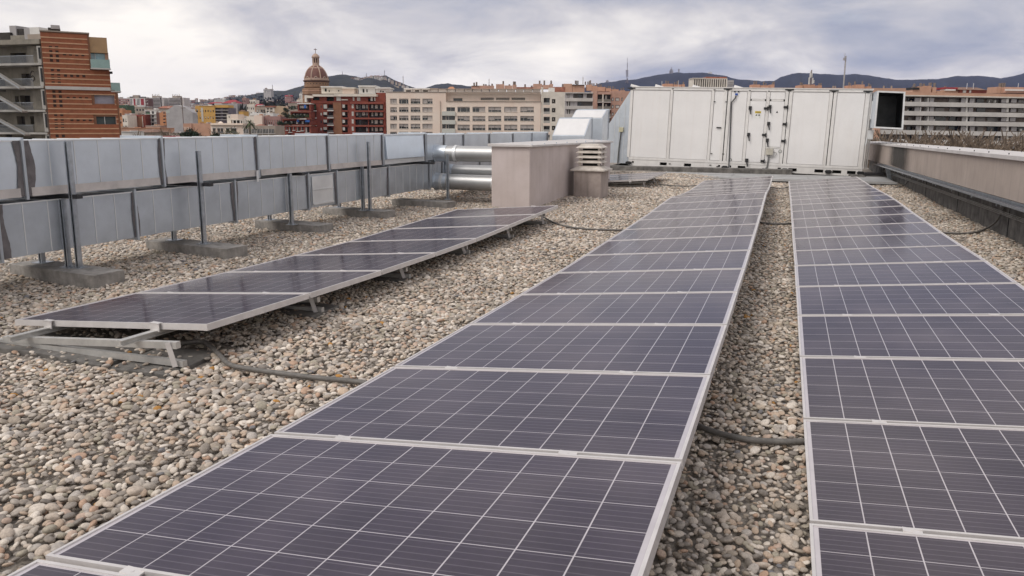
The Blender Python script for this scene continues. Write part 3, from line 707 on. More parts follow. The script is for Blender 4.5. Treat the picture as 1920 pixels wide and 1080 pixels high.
posts = [(1182.5, 1187.5), (1257.5, 1262.5), (1335, 1340), (1358.5, 1364.2), (1365.9, 1371.5), (1402.5, 1408), (1438.5, 1444.5), (1473.5, 1479.3), (1480.6, 1487), (1556.5, 1562.5), (1564.0, 1570), (1624, 1632)]
for a, b in posts:
    ua, ub_ = cont.uv(a, 172)[0], cont.uv(b, 172)[0]
    m = MB(); m.box(ua, ub_, -0.028, 0.03, BASE+0.05, TOP-0.09); m.build('post', M_white2, ahu, bevel=0.006)
for a in (1365, 1479.9, 1563.2):
    ua = cont.uv(a, 172)[0]; m = MB(); m.box(ua-0.018, ua+0.018, 0.0, 0.028, BASE-0.1, TOP-0.09); m.build('joint_gap', M_dark, ahu)
gaps = [(1187.5, 1257.5), (1262.5, 1335), (1340, 1359.5), (1371.5, 1402.5), (1487, 1557), (1570, 1624)]
for a, b in gaps:
    ua, ub_ = cont.uv(a, 172)[0], cont.uv(b, 172)[0]
    m = MB(); m.box(ua+0.014, ub_-0.014, -0.006, 0.03, BASE+0.065, TOP-0.105); m.build('side_panel', M_white, ahu, bevel=0.004)
# end wall grooves
for k, a in enumerate((1633.5, 1637.5, 1641.5)):
    ua = cont.uv(a, 172)[0]; m = MB(); m.box(ua, ua+0.035, 0.02+0.1*k, 0.08+0.1*k, BASE, TOP-0.1); m.build('end_profile', M_white2, ahu)
m = MB(); u, w = cont.uv(1630, 253); m.box(u-0.06, u+0.10, -0.05, -0.028, w-0.13, w+0.14); m.build('end_plate', M_galv_w, ahu)
m = MB(); u, w = cont.uv(1631, 230); m.tube([(u, -0.05, w+0.1), (u, -0.05, w+0.62), (u+0.05, -0.05, w+0.66)], 0.02, 6); m.tube([(u-0.05, -0.05, w-0.7), (u-0.03, -0.05, w-0.45)], 0.02, 6); m.build('conduit', M_galv_w, ahu)
# panels over the doors, doors
def upx(px, py): return cont.uv(px, py)
ua, ub_ = upx(1408, 172)[0], upx(1438.5, 172)[0]; uc, ud = upx(1444.5, 172)[0], upx(1473.5, 172)[0]
wh = upx(1420, 188)[1]; wl = upx(1460, 277)[1]
for a, b in ((ua, ub_), (uc, ud)):
    m = MB(); m.box(a+0.012, b-0.012, -0.006, 0.03, wh+0.04, TOP-0.105); m.build('side_panel', M_white, ahu, bevel=0.004)
    m = MB(); m.box(a, b, -0.02, 0.028, wh-0.015, wh+0.03); m.build('header', M_white2, ahu, bevel=0.004)
    m = MB(); m.box(a+0.005, a+0.045, -0.034, -0.02, wh-0.02, wh+0.035); m.box(b-0.045, b-0.005, -0.034, -0.02, wh-0.02, wh+0.035); m.build('corner_cap', M_black, ahu)
m = MB(); m.box(uc, ud, -0.02, 0.028, wl-0.03, wl+0.012); m.build('header', M_white2, ahu, bevel=0.004)
m = MB(); m.box(uc+0.01, ud-0.01, -0.006, 0.03, BASE+0.065, wl-0.035); m.build('side_panel', M_white, ahu, bevel=0.004)
d1 = MB().box(ua+0.008, ub_-0.008, -0.03, 0.0, BASE+0.06, wh-0.025).build('door', M_white, ahu, bevel=0.005)
d2 = MB().box(uc+0.008, ud-0.008, -0.03, 0.0, wl+0.02, wh-0.025).build('door', M_white, ahu, bevel=0.005)
def latch(door, px, py):
    u, w = upx(px, py); m = MB(); m.box(u-0.045, u+0.045, -0.075, -0.03, w-0.01, w+0.10); m.hexa([(u-0.022, -0.10, w+0.05), (u+0.022, -0.10, w+0.05), (u+0.022, -0.07, w+0.05), (u-0.022, -0.07, w+0.05), (u+0.02, -0.11, w-0.16), (u+0.055, -0.11, w-0.16), (u+0.055, -0.085, w-0.16), (u+0.02, -0.085, w-0.16)])
    m.build('latch', M_black, door, bevel=0.006)
def hinge(door, px, py):
    u, w = upx(px, py); m = MB(); m.box(u-0.075, u+0.02, -0.07, -0.03, w-0.035, w+0.035); m.box(u+0.02, u+0.055, -0.085, -0.03, w-0.06, w+0.06); m.build('hinge', M_black, door, bevel=0.006)
for p in ((1406.5, 205), (1403.5, 255), (1400, 303)): latch(d1, *p)
for p in ((1437, 203.3), (1433.5, 253), (1430.5, 302)): hinge(d1, *p)
for p in ((1443.5, 203), (1441, 234.5), (1438.5, 265.5)): latch(d2, *p)
for p in ((1474, 201), (1472, 232.7), (1469.5, 264.4)): hinge(d2, *p)
# warning sticker: yellow headline over two warning triangles
u, w = upx(1421, 215)
m = MB(); m.box(u-0.09, u+0.09, -0.0325, -0.03, w-0.11, w+0.11); m.build('warning_label', surf('label_white', (0.75, 0.75, 0.72), 0.5), d1)
m = MB(); m.box(u-0.09, u+0.09, -0.035, -0.033, w+0.045, w+0.11); m.build('warning_band', surf('label_yellow', (0.72, 0.52, 0.03), 0.5), d1)
m = MB()
for k in range(6): m.box(u-0.075+k*0.026, u-0.075+k*0.026+0.016, -0.0365, -0.0352, w+0.066, w+0.088)
for q in (-0.042, 0.042):
    m.quad((u+q-0.03, -0.0335, w-0.035), (u+q+0.03, -0.0335, w-0.035), (u+q, -0.0335, w+0.02))
m.build('warning_print', surf('label_black', (0.03, 0.03, 0.03), 0.5), d1)
m = MB(); u, w = upx(1457, 210); m.quad((u-0.035, -0.032, w-0.03), (u+0.035, -0.032, w-0.03), (u, -0.032, w+0.04)); m.build('small_triangle', M_black, d2)
u, w = upx(1443, 284.5); m = MB(); m.box(u-0.11, u+0.11, -0.10, -0.006, w-0.10, w+0.10); m.build('junction_box', surf('junction_beige', (0.52, 0.49, 0.42), 0.6), ahu, bevel=0.01)
m = MB(); m.tube([(u-0.01, -0.05, w-0.1), (u-0.03, -0.04, w-0.5), (u-0.05, -0.04, 0.14), (u-0.16, -0.04, 0.02)], 0.024, 8)
m.tube([(u+0.1, -0.05, w), (u+0.22, -0.05, w-0.03), (u+0.2, -0.05, w-0.12), (u+0.02, -0.05, w-0.18)], 0.007, 6); m.build('conduit', surf('conduit_grey', (0.20, 0.20, 0.20), 0.5), ahu)
def gauge(px, py, R=0.055):
    u, w = upx(px, py); m = MB(); m.tube([(u, -0.006, w), (u, -0.03, w)], R, 20); m.k = 1; m.tube([(u, -0.031, w), (u, -0.034, w)], R*0.72, 20); m.build('gauge', [surf('gauge_rim', (0.25, 0.25, 0.25), 0.4), surf('gauge_face', (0.6, 0.6, 0.58), 0.4)], ahu)
gauge(1462.9, 283.8); gauge(1369, 299.5)
u, w = upx(1369, 300); m = MB(); m.tube([(u, -0.03, w-0.05), (u-0.02, -0.04, w-0.18), (u-0.005, -0.04, w-0.3)], 0.02, 6); m.build('valve_pipe', M_galv_w, ahu)
u, w = upx(1348, 239.5); m = MB(); m.box(u-0.075, u+0.075, -0.05, -0.006, w-0.014, w+0.022); m.build('handle', M_black, ahu, bevel=0.008)
u, w = upx(1381, 177); m = MB(); m.box(u-0.04, u+0.04, -0.05, -0.006, w-0.03, w+0.035); m.build('blue_valve', surf('valve_blue', (0.03, 0.10, 0.42), 0.4), ahu, bevel=0.006)
m = MB(); P_ = [upx(1380, 180), upx(1378.7, 184), upx(1371.7, 192), upx(1369.6, 240), upx(1367.3, 300), upx(1366.3, 318)]
m.tube([(a, -0.045, b) for a, b in P_], 0.02, 8); m.build('conduit', surf('conduit_dark', (0.07, 0.07, 0.075), 0.5), ahu)
for px, py in ((1378, 172), (1385, 172)):
    u, w = upx(px, py); m = MB(); m.tube([(u, -0.006, w), (u, -0.04, w)], 0.022, 10); m.build('bolt_head', M_black, ahu)
for px, py in ((1184.5, 165.5), (1365, 167), (1480.5, 168.5), (1563.5, 170.5), (1627.5, 171.5)):
    u, w = upx(px, py); m = MB(); m.box(u-0.13, u+0.13, -0.05, -0.028, w-0.012, w+0.02); m.prism([(u-0.08, w-0.012), (u+0.08, w-0.012), (u+0.03, w-0.045), (u-0.03, w-0.045)], 'y', -0.05, -0.03); m.build('corner_bracket', M_black, ahu)
for px, py in ((1179, 305), (1359, 313.5), (1471.5, 318.5), (1553, 321.5), (1613, 324)):
    u, w = upx(px, py); m = MB(); m.prism([(u-0.10, w-0.02), (u-0.06, w-0.06), (u+0.06, w-0.06), (u+0.10, w-0.02), (u+0.10, w+0.02), (u+0.06, w+0.05), (u-0.06, w+0.05), (u-0.10, w+0.02)], 'y', -0.08, -0.03); m.build('corner_bracket', M_black, ahu, bevel=0.006)
for px, py in ((1340, 190.5), (1362, 191), (1334, 287.8), (1356, 288.5), (1262, 166.5), (1340, 168.5), (1406, 170), (1442, 171), (1256, 307), (1332, 309.5), (1396, 314), (1431, 316), (1345, 312)):
    u, w = upx(px, py); m = MB(); m.box(u-0.03, u+0.03, -0.042, -0.028, w-0.012, w+0.012); m.build('cap', M_black, ahu)
# plinth, loose sheet and floor beam in front of the unit
m = MB(); m.box(-0.25, 5.6, 0, 2.9, 0, 0.17)
for k in range(4): pass
o = m.build('concrete_plinth', M_conc_d, bevel=0.015); o.matrix_world = Matrix.Translation(Vector((-5.4, 24.75, -1.455))) ; tag(o, 'stained concrete plinth under the left half of the white unit', 'plinth', 'plinths under the white unit')
m = MB(); m.box(0, 3.1, 0, 2.9, 0, 0.10)
o = m.build('concrete_plinth', M_conc_d, bevel=0.015); o.matrix_world = Matrix.Translation(Vector((0.23, 24.7, -1.56))) ; tag(o, 'low concrete plinth under the right half of the white unit', 'plinth', 'plinths under the white unit')
m = MB(); m.box(-3.6, 2.75, 21.6, 24.2, -1.425, -1.405)
for k in range(6): m.box(-3.6+k*1.05, -3.58+k*1.05, 21.6, 24.2, -1.405, -1.395)
m.box(-3.6, 2.75, 21.58, 21.62, -1.44, -1.38)
tag(m.build('zinc_gutter_sheet', surf('flat_zinc', (0.42, 0.42, 0.42), 0.6, 0.3, 0.12, 2)), 'flat grey metal sheet lying between the gravel and the white unit', 'metal sheet')
# steel beam with an upright at the right end of the unit
r = thing('steel_trestle', 'galvanised trestle between the right end of the white unit and the parapet', 'steel trestle', (2.0, 23.6, -1.5))
p0 = at(1615, 334, y=23.6)-Vector((2.0, 23.6, -1.5)); p1 = at(1673, 336, y=23.6)-Vector((2.0, 23.6, -1.5))
MB().box(p0.x-0.4, p1.x, -0.03, 0.07, p1.z-0.06, p1.z).build('beam', M_strut, r)
u_ = at(1672, 336, y=23.6)-Vector((2.0, 23.6, -1.5)); v_ = at(1665, 312, y=23.6)-Vector((2.0, 23.6, -1.5))
m = MB(); m.hexa([(u_.x-0.1, -0.02, u_.z), (u_.x, -0.02, u_.z), (u_.x, 0.05, u_.z), (u_.x-0.1, 0.05, u_.z), (v_.x-0.08, -0.02, v_.z), (v_.x+0.04, -0.02, v_.z), (v_.x+0.04, 0.05, v_.z), (v_.x-0.08, 0.05, v_.z)]); m.build('upright', M_strut, r)
m = MB()
for k in range(4): m.box(-0.2, 0.2, 0.2+k*0.3, 0.28+k*0.3, 0.02, 0.12)
m.build('sleepers', M_conc_d, r)

# ------------------------------------------------------------------ square outlet duct beyond the right end
ff = Face(at(1638, 240, y=24.0), (at(1693, 243, y=24.0)-at(1638, 240, y=24.0)), (0, 0, 1))
r = thing('outlet_duct', 'open square duct mouth with a pale flange beside the right end of the white unit', 'duct outlet', matrix=ff.matrix())
TL, TR_, BR_, BL = ff.uv(1645, 170), ff.uv(1698, 172), ff.uv(1693, 243), ff.uv(1638, 240)
def ins(q, a, b): return (q[0]+a, q[1]+b)
t = 0.045
m = MB()
def qbar(p, q, p2, q2):
    m.hexa([(p[0], -0.02, p[1]), (q[0], -0.02, q[1]), (q[0], 0.02, q[1]), (p[0], 0.02, p[1]), (p2[0], -0.02, p2[1]), (q2[0], -0.02, q2[1]), (q2[0], 0.02, q2[1]), (p2[0], 0.02, p2[1])])
qbar(BL, BR_, ins(BL, 0, t), ins(BR_, 0, t)); qbar(ins(TL, 0, -t), ins(TR_, 0, -t), TL, TR_)
qbar(ins(BL, 0, t), ins(BL, t, t), ins(TL, 0, -t), ins(TL, t, -t)); qbar(ins(BR_, -t, t), ins(BR_, 0, t), ins(TR_, -t, -t), ins(TR_, 0, -t)); m.build('flange', M_galv_w, r)
m = MB(); iB, iR, iT, iL = ins(BL, t, t), ins(BR_, -t, t), ins(TR_, -t, -t), ins(TL, t, -t); q = [iB, iR, iT, iL]
for k in range(4):
    a, b = q[k], q[(k+1) % 4]; m.quad((a[0], 0.021, a[1]), (b[0], 0.021, b[1]), (b[0]+0.1, 2.2, b[1]), (a[0]+0.1, 2.2, a[1]))
m.quad(*[(a[0]+0.1, 2.2, a[1]) for a in q]); m.build('throat', surf('throat_metal', (0.10, 0.105, 0.11), 0.4, 0.7, 0.2, 2), r)
m = MB(); m.quad((TL[0], 0.021, TL[1]), (BL[0], 0.021, BL[1]), (BL[0]+0.02, 1.6, BL[1]), (TL[0]+0.02, 1.6, TL[1])); m.quad((TL[0], 0.021, TL[1]), (TR_[0], 0.021, TR_[1]), (TR_[0]+0.12, 2.21, TR_[1]), (TL[0]+0.02, 2.21, TL[1]))
m.quad((TR_[0], 0.021, TR_[1]), (BR_[0], 0.021, BR_[1]), (BR_[0]+0.12, 2.21, BR_[1]), (TR_[0]+0.12, 2.21, TR_[1])); m.build('casing', M_galv, r)

# ------------------------------------------------------------------ parapet on the right
PX_, PD = 2.70, 2.93
def ztop(y): return -0.350-0.0082*(y-10.7)
def zbot(y): return -0.885-0.011*(y-10.5)
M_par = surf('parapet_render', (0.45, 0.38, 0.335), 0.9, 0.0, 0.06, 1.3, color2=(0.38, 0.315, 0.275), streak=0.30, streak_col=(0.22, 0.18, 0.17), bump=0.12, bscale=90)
par = thing('parapet_wall', 'tan rendered parapet along the right edge of the roof with a metal coping', 'wall', (PX_, 1.0, -1.6))
Y0, Y1 = -2.0, 31.0
m = MB(); oy, oz = 1.0, -1.6
def P_(x, y, z): return (x-PX_, y-oy, z-oz)
m.hexa([P_(PX_, Y0, zbot(Y0)), P_(3.12, Y0, zbot(Y0)), P_(3.12, Y1, zbot(Y1)), P_(PX_, Y1, zbot(Y1)), P_(PX_, Y0, ztop(Y0)), P_(3.12, Y0, ztop(Y0)), P_(3.12, Y1, ztop(Y1)), P_(PX_, Y1, ztop(Y1))])
m.build('upper_wall', M_par, par)
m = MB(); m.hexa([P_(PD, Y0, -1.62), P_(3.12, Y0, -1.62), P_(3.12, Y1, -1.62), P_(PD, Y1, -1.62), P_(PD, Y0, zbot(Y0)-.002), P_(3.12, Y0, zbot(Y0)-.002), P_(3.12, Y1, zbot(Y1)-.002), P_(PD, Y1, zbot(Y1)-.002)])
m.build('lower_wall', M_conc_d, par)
for k in range(9):
    y = 2.0+k*3.3
    MB().box(PD-PX_-0.006, PD-PX_+0.002, y-oy-0.008, y-oy+0.008, 0, zbot(y)-oz-0.01).build('joint', M_dark, par)
y = Y0; k = 0
while y < Y1:
    y2 = min(Y1, y+3.0)
    m = MB(); m.hexa([P_(PX_-0.04, y, ztop(y)-0.035), P_(3.2, y, ztop(y)-0.02), P_(3.2, y2-.006, ztop(y2)-0.02), P_(PX_-0.04, y2-.006, ztop(y2)-0.035), P_(PX_-0.04, y, ztop(y)+0.022), P_(3.2, y, ztop(y)+0.042), P_(3.2, y2-.006, ztop(y2)+0.042), P_(PX_-0.04, y2-.006, ztop(y2)+0.022)])
    c = m.build('coping', M_cap, par, bevel=0.004)
    m = MB()
    for j in range(3):
        yy = y+0.4+j*1.05
        for xx in (PX_+0.03, 3.13): m.tube([P_(xx, yy, ztop(yy)+0.02), P_(xx, yy, ztop(yy)+0.045)], 0.007, 6)
    m.build('coping_screw', M_black, c)
    y = y2
# soot stain on the wall where something burned
mst, n, l, b = new_mat('soot_stain')
b.inputs['Base Color'].default_value = (0.055, 0.05, 0.045, 1); b.inputs['Roughness'].default_value = 0.95
tcn = n.new('ShaderNodeTexCoord'); gr = n.new('ShaderNodeTexGradient'); gr.gradient_type = 'SPHERICAL'; mp = n.new('ShaderNodeMapping'); mp.inputs['Scale'].default_value = (0, 0.43, 0.75)
no = n.new('ShaderNodeTexNoise'); no.inputs['Scale'].default_value = 5; l.new(tcn.outputs['Object'], mp.inputs[0]); l.new(mp.outputs[0], gr.inputs[0]); l.new(tcn.outputs['Object'], no.inputs[0])
mu = n.new('ShaderNodeMath'); mu.operation = 'MULTIPLY'; mu.use_clamp = True; gp = n.new('ShaderNodeMapRange'); gp.interpolation_type = 'SMOOTHSTEP'; gp.inputs['From Max'].default_value = 0.85; gp.inputs['To Max'].default_value = 0.8; l.new(gr.outputs['Fac'], gp.inputs[0]); l.new(gp.outputs[0], mu.inputs[0]); m2_ = n.new('ShaderNodeMath'); m2_.operation = 'MULTIPLY_ADD'; m2_.inputs[1].default_value = 0.9; m2_.inputs[2].default_value = 0.75; l.new(no.outputs[0], m2_.inputs[0]); l.new(m2_.outputs[0], mu.inputs[1])
tr = n.new('ShaderNodeBsdfTransparent'); ms = n.new('ShaderNodeMixShader'); l.new(mu.outputs[0], ms.inputs[0]); l.new(tr.outputs[0], ms.inputs[1]); l.new(b.outputs[0], ms.inputs[2]); l.new(ms.outputs[0], n['Material Output'].inputs[0])
p = at(1684, 300, x=PX_)
o = MB().quad((0, -2.4, -0.27), (0, -2.4, 0.27), (0, 2.4, 0.27), (0, 2.4, -0.27)).build('soot_stain', mst, par); o.location = (-0.004, p.y-oy, (ztop(p.y)+zbot(p.y))/2-oz)

# cable tray with brackets under the overhang, wire basket below
tray = thing('cable_tray', 'galvanised cable tray with brackets running under the parapet overhang', 'cable tray', (2.78, 1.0, -1.0))
m = MB()
def seg(mb, x0, x1, za, zb_, f):
    mb.hexa([(x0-2.78, Y0-oy, f(Y0)+za+1.0), (x1-2.78, Y0-oy, f(Y0)+za+1.0), (x1-2.78, 26-oy, f(26)+za+1.0), (x0-2.78, 26-oy, f(26)+za+1.0), (x0-2.78, Y0-oy, f(Y0)+zb_+1.0), (x1-2.78, Y0-oy, f(Y0)+zb_+1.0), (x1-2.78, 26-oy, f(26)+zb_+1.0), (x0-2.78, 26-oy, f(26)+zb_+1.0)])
seg(m, 2.58, 2.69, -0.062, -0.056, zbot); seg(m, 2.575, 2.58, -0.062, -0.03, zbot); seg(m, 2.69, 2.695, -0.062, -0.005, zbot); m.build('tray', M_strut, tray)
m = MB(); rs = random.Random(5)
for k in range(3):
    m.tube([(2.60+k*0.028-2.78+0.004*math.sin(y*2+k), y-oy, zbot(y)-0.045+1.0+0.004*math.sin(y*3+k)) for y in np.arange(-1, 26, 0.8)], 0.009, 5)
m.build('cables', surf('tray_cable', (0.10, 0.10, 0.11), 0.5), tray)
m = MB(); m.box(0,0,0,0,0,0)
for k in range(14):
    y = 3.0+k*1.6
    m = MB(); z = zbot(y)-0.09+1.0; m.box(2.60-2.78, PD-2.78, y-oy-0.02, y-oy+0.02, z, z+0.028); m.box(PD-2.78-0.01, PD-2.78-0.002, y-oy-0.03, y-oy+0.03, z-0.12, z+0.06); m.build('bracket', M_strut, tray)
bk = thing('wire_basket', 'narrow wire basket tray fixed low on the dark lower wall', 'cable tray', (2.86, 1.0, -1.2))
def zb2(y): return zbot(y)-0.27
wm_ = surf('basket_wire', (0.42, 0.42, 0.42), 0.4, 0.7)
m = MB()
for xx, dz in ((2.84, 0), (2.84, 0.045), (2.90, 0)):
    m.tube([(xx-2.86, y-oy, zb2(y)+dz+1.2) for y in (-1, 12, 26)], 0.004, 4)
m.build('long_wires', wm_, bk)
m = MB(); y = 2.0
while y < 24:
    m.box(2.838-2.86, 2.842-2.86, y-oy-0.003, y-oy+0.003, zb2(y)+1.2, zb2(y)+1.245); m.box(2.84-2.86, 2.92-2.86, y-oy-0.003, y-oy+0.003, zb2(y)+1.198, zb2(y)+1.202); y += 0.1
tag(m.build('cross_wires', wm_, bk), kind='stuff')
m = MB(); m.tube([(2.87-2.86, y-oy, zb2(y)+1.212) for y in np.arange(-1, 24, 1.0)], 0.012, 6); m.build('cable', surf('tray_cable2', (0.30, 0.29, 0.27), 0.5), bk)

# ------------------------------------------------------------------ hoses over the gravel
def smooth(pts, n_=8):
    pts = [Vector(p) for p in pts]; out_ = []
    for i in range(len(pts)-1):
        p0, p1, p2, p3 = pts[max(i-1, 0)], pts[i], pts[i+1], pts[min(i+2, len(pts)-1)]
        for k in range(n_):
            t = k/n_; out_.append(0.5*((2*p1)+(p2-p0)*t+(2*p0-5*p1+4*p2-p3)*t*t+(3*p1-p0-3*p2+p3)*t**3))
    return out_+[pts[-1]]
def hose(label, pts, r_):
    o = Vector(pts[0]); m = MB(); m.tube([p-o for p in smooth(pts)], r_, 10); h = m.build('hose', M_hose, smooth=True); h.location = o
    return tag(h, label, 'hose', 'grey hoses on the gravel')
def gz(px, py, dz=0.03):
    p = at(px, py, z=-1.42)
    for _ in range(3): p = at(px, py, z=ground(p.x, p.y)+dz)
    return p
hose('thick grey hose curling out from under the left row across the near gravel', [gz(330, 645, .05), gz(380, 641), gz(408, 662), gz(430, 683), gz(470, 692), gz(520, 699), gz(590, 708), gz(672, 716), gz(740, 730)], 0.0145)
hose('grey hose sagging between the middle and right rows near the camera', [gz(1262, 770), gz(1308, 797), gz(1340, 810), gz(1400, 824), gz(1460, 828), gz(1512, 827), gz(1580, 822)], 0.0150)
hose('thin dark hose leaving the far raised corner of the left row', [gz(985, 395, .12), gz(1015, 405, .06), gz(1040, 418), gz(1070, 426), gz(1110, 430), gz(1175, 432), gz(1230, 434)], 0.013)
hose('grey hose between the middle and right rows, halfway down the gravel strip', [gz(1415, 414), gz(1430, 418), gz(1455, 420), gz(1488, 419)], 0.016)
hose('hose crossing the gravel strip near the far end of the rows', [gz(1432, 349), gz(1450, 352), gz(1468, 353), gz(1484, 348)], 0.015)
hose('thin hose on the gravel beyond the louvred vent', [gz(1235, 345), gz(1260, 348), gz(1290, 349), gz(1316, 347)], 0.014)
e_ = at(1877, 400, x=2.90); hose('hose rising from the gravel to the tray on the parapet', [gz(1768, 436), gz(1800, 437.5), gz(1830, 435.5), gz(1852, 427, .05), at(1868, 415, x=2.87), e_, at(1884, 388, x=2.90)], 0.014)
e_ = at(1705, 345, x=2.90); hose('short hose hanging by the trestle at the far end of the parapet', [gz(1672, 350), gz(1685, 350.5), at(1697, 346, x=2.86), at(1703, 339, x=2.9)], 0.014)
# ------------------------------------------------------------------ the city
M_glass = surf('window_glass', (0.035, 0.04, 0.045), 0.15, 0.0, 0.3, 0.8, spec=0.6, rand=0.3)
M_shut = surf('roller_shutter', (0.42, 0.38, 0.355), 0.7, 0.0, 0.05, 1.0, rand=0.08)
M_shutw = surf('white_shutter', (0.60, 0.58, 0.54), 0.7, 0.0, 0.06, 1.0, rand=0.12)
M_rail = surf('balcony_rail', (0.16, 0.16, 0.16), 0.6, 0.3)
def wallm(name, c, c2=None, sc=0.35): return surf(name, c, 0.9, 0.0, 0.07, sc, color2=c2 or tuple(x*0.84 for x in c), streak=0.12, rand=0.0)
M_cream = wallm('cream_render', (0.76, 0.665, 0.575), (0.76, 0.60, 0.50), 0.10)
M_creamw = wallm('pale_render', (0.72, 0.66, 0.58))
M_redbr = wallm('red_brick', (0.26, 0.075, 0.05), (0.21, 0.055, 0.04))
M_brownbr = wallm('brown_brick', (0.27, 0.13, 0.075))
M_terra = wallm('terracotta_wall', (0.49, 0.30, 0.215), (0.44, 0.26, 0.18))
M_pinkt = wallm('pink_terracotta', (0.50, 0.31, 0.24))
M_orange = wallm('orange_render', (0.52, 0.25, 0.13))
M_yellow = wallm('yellow_render', (0.60, 0.36, 0.11))
M_grey = wallm('grey_render', (0.40, 0.38, 0.38))
M_greyp = wallm('pale_grey', (0.50, 0.475, 0.46))
M_tan = wallm('tan_wall', (0.36, 0.30, 0.25))
M_band = wallm('band_concrete', (0.56, 0.53, 0.50))
M_whitew = wallm('white_wall', (0.70, 0.68, 0.65))
M_tile = surf('roof_tiles', (0.36, 0.15, 0.10), 0.9, 0.0, 0.2, 1.2)
M_crimson = surf('crimson_roof', (0.34, 0.045, 0.055), 0.8, 0.0, 0.1, 0.5)
M_tileb = surf('brown_tiles', (0.25, 0.15, 0.11), 0.9, 0.0, 0.2, 1.2)
M_greens = surf('balcony_plants', (0.06, 0.085, 0.03), 0.9, 0.0, 0.3, 2)
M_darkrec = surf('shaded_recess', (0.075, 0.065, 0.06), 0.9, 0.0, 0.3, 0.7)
M_teal = surf('greenish_glass', (0.23, 0.36, 0.34), 0.2, 0.0, 0.08, 1, coat=0.5)
MZ = dict(cream=M_cream, pale=M_creamw, red=M_redbr, brown=M_brownbr, terra=M_terra, pink=M_pinkt, orange=M_orange, yellow=M_yellow, grey=M_grey, greyp=M_greyp, tan=M_tan, white=M_whitew,
          tile=M_tile, crimson=M_crimson, tileb=M_tileb, band=M_band, green=surf('dark_green_wall', (0.06, 0.10, 0.055), 0.8), mauve=wallm('mauve_wall', (0.36, 0.22, 0.20)), dkbrown=wallm('dark_brown_wall', (0.15, 0.085, 0.075)), purple=wallm('slate_balcony', (0.17, 0.155, 0.19)))
class Bld:
    def __init__(s, name, label, cat, px, D, theta=0.0, tilt=0.0, group=None):
        s.f = far_face(px, D, theta, tilt=tilt); s.t = thing(name, label, cat, matrix=s.f.matrix(), group=group); s.D = D
    def R(s, x0, y0, x1, y1, y=0.0): return s.f.rect(x0, y0, x1, y1, y)
    def block(s, part, x0, y0, x1, mat, depth=10, y1=None, holes=(), hd=0.35, y=0.0, parent=None):
        """wall block from pixel row y0 down to the street (or y1)"""
        yb = y1 if y1 is not None else y0+1
        u0, u1, w0, w1 = s.R(x0, y0, x1, yb, y)
        if y1 is None: w0 = 0.0
        m = MB(); H = [s.R(*h, y) for h in holes]
        holed(m, u0, u1, w0, w1, H, y, hd); shell(m, u0, u1, y, y+depth, w0, w1)
        if y1 is not None: m.quad((u0, y, w0), (u0, y+depth, w0), (u1, y+depth, w0), (u1, y, w0))
        return m.build(part, mat, parent or s.t)
    def pane(s, r, shut=0.0, mat=None, smat=None, y=0.30, name='window', frame=False, ym=0.0):
        u0, u1, w0, w1 = s.R(*r, ym); m = MB(); m.box(u0, u1, y, y+0.05, w0, w1)
        if frame:
            m.k = 1; um = (u0+u1)/2; m.box(um-0.04, um+0.04, y-0.06, y, w0, w1); m.box(u0, u1, y-0.06, y, w1-0.06, w1)
        o = m.build(name, [mat or M_glass, M_shutw], s.t)
        if shut > 0.02:
            m = MB(); m.box(u0, u1, y-0.10, y-0.002, w1-(w1-w0)*shut, w1)
            m.build('shutter', smat or M_shut, o)
        return o
    def box(s, part, r, y0, y1, mat, parent=None, frame=None, bevel=0):
        u0, u1, w0, w1 = s.R(*r, y0); m = MB(); m.box(u0, u1, y0, y1, w0, w1); return m.build(part, mat, parent or s.t, bevel=bevel)
    def pipe(s, part, px, y0, y1, r_, mat, yy=2.0, parent=None):
        u0, u1, w0, w1 = s.R(px-1, y0, px+1, y1, yy); u = (u0+u1)/2; m = MB(); m.tube([(u, yy, w0), (u, yy, w1)], r_, 6); return m.build(part, mat, parent or s.t)
    def ridge(s, part, r, y0, y1, mat, hip=0.0, parent=None):
        """gabled or hipped roof with its ridge across the view"""
        u0, u1, w0, w1 = s.R(*r, y0); ym = (y0+y1)/2; k = (u1-u0)*hip; m = MB()
        a, b, c, d = (u0, y0, w0), (u1, y0, w0), (u1, y1, w0), (u0, y1, w0); e, f = (u0+k, ym, w1), (u1-k, ym, w1)
        m.quad(a, b, f, e); m.quad(c, d, e, f); m.quad(b, c, f); m.quad(d, a, e); m.quad(d, c, b, a); return m.build(part, mat, parent or s.t)
rc = random.Random(11)
M_chim = surf('flue_metal', (0.22, 0.18, 0.16), 0.7, 0.1, 0.1, 3)

# --- striped brick block, upper left
B = Bld('apartment_building', 'tall brick apartment block in red and pale stripes with greenish glass balconies', 'building', 75, 96, 30)
f = B.f
def band_x(y):    # right edge of the brickwork at pixel row y
    return 166 if y < 130 else (207 if y < 171 else (217 if y < 196 else (221 if y < 236 else 223)))
core_h = [(173, 178, 214, 194.5), (177, 218.5, 217, 233.5)]
B.block('wall', 75, 60.5, 166, M_brownbr, 12, y=0.12); B.block('wall', 166.1, 128, 206, M_brownbr, 9, y1=172, y=0.12)
B.block('wall', 166.1, 172.1, 221, M_brownbr, 9, y=0.12, holes=core_h, hd=0.5)
M_brick1 = surf('striped_brick', (0.31, 0.105, 0.05), 0.85, 0.0, 0.10, 1.5, bump=0.2, bscale=4); M_brick2 = surf('pale_course_brick', (0.55, 0.33, 0.20), 0.85, 0.0, 0.08, 2)
u00, w_top = f.uv(75, 60.5); pitch = 0.635
w = w_top; k = 0
uR = {q: f.uv(q, 100)[0] for q in (75, 166)}
u207 = f.uv(207, 150)[0]; u217 = f.uv(217, 185)[0]; u221 = f.uv(221, 215)[0]
wt128 = f.uv(185, 128)[1]; wt171 = f.uv(200, 172)[1]; wt196 = f.uv(200, 196)[1]
hz = [B.R(*h) for h in core_h]
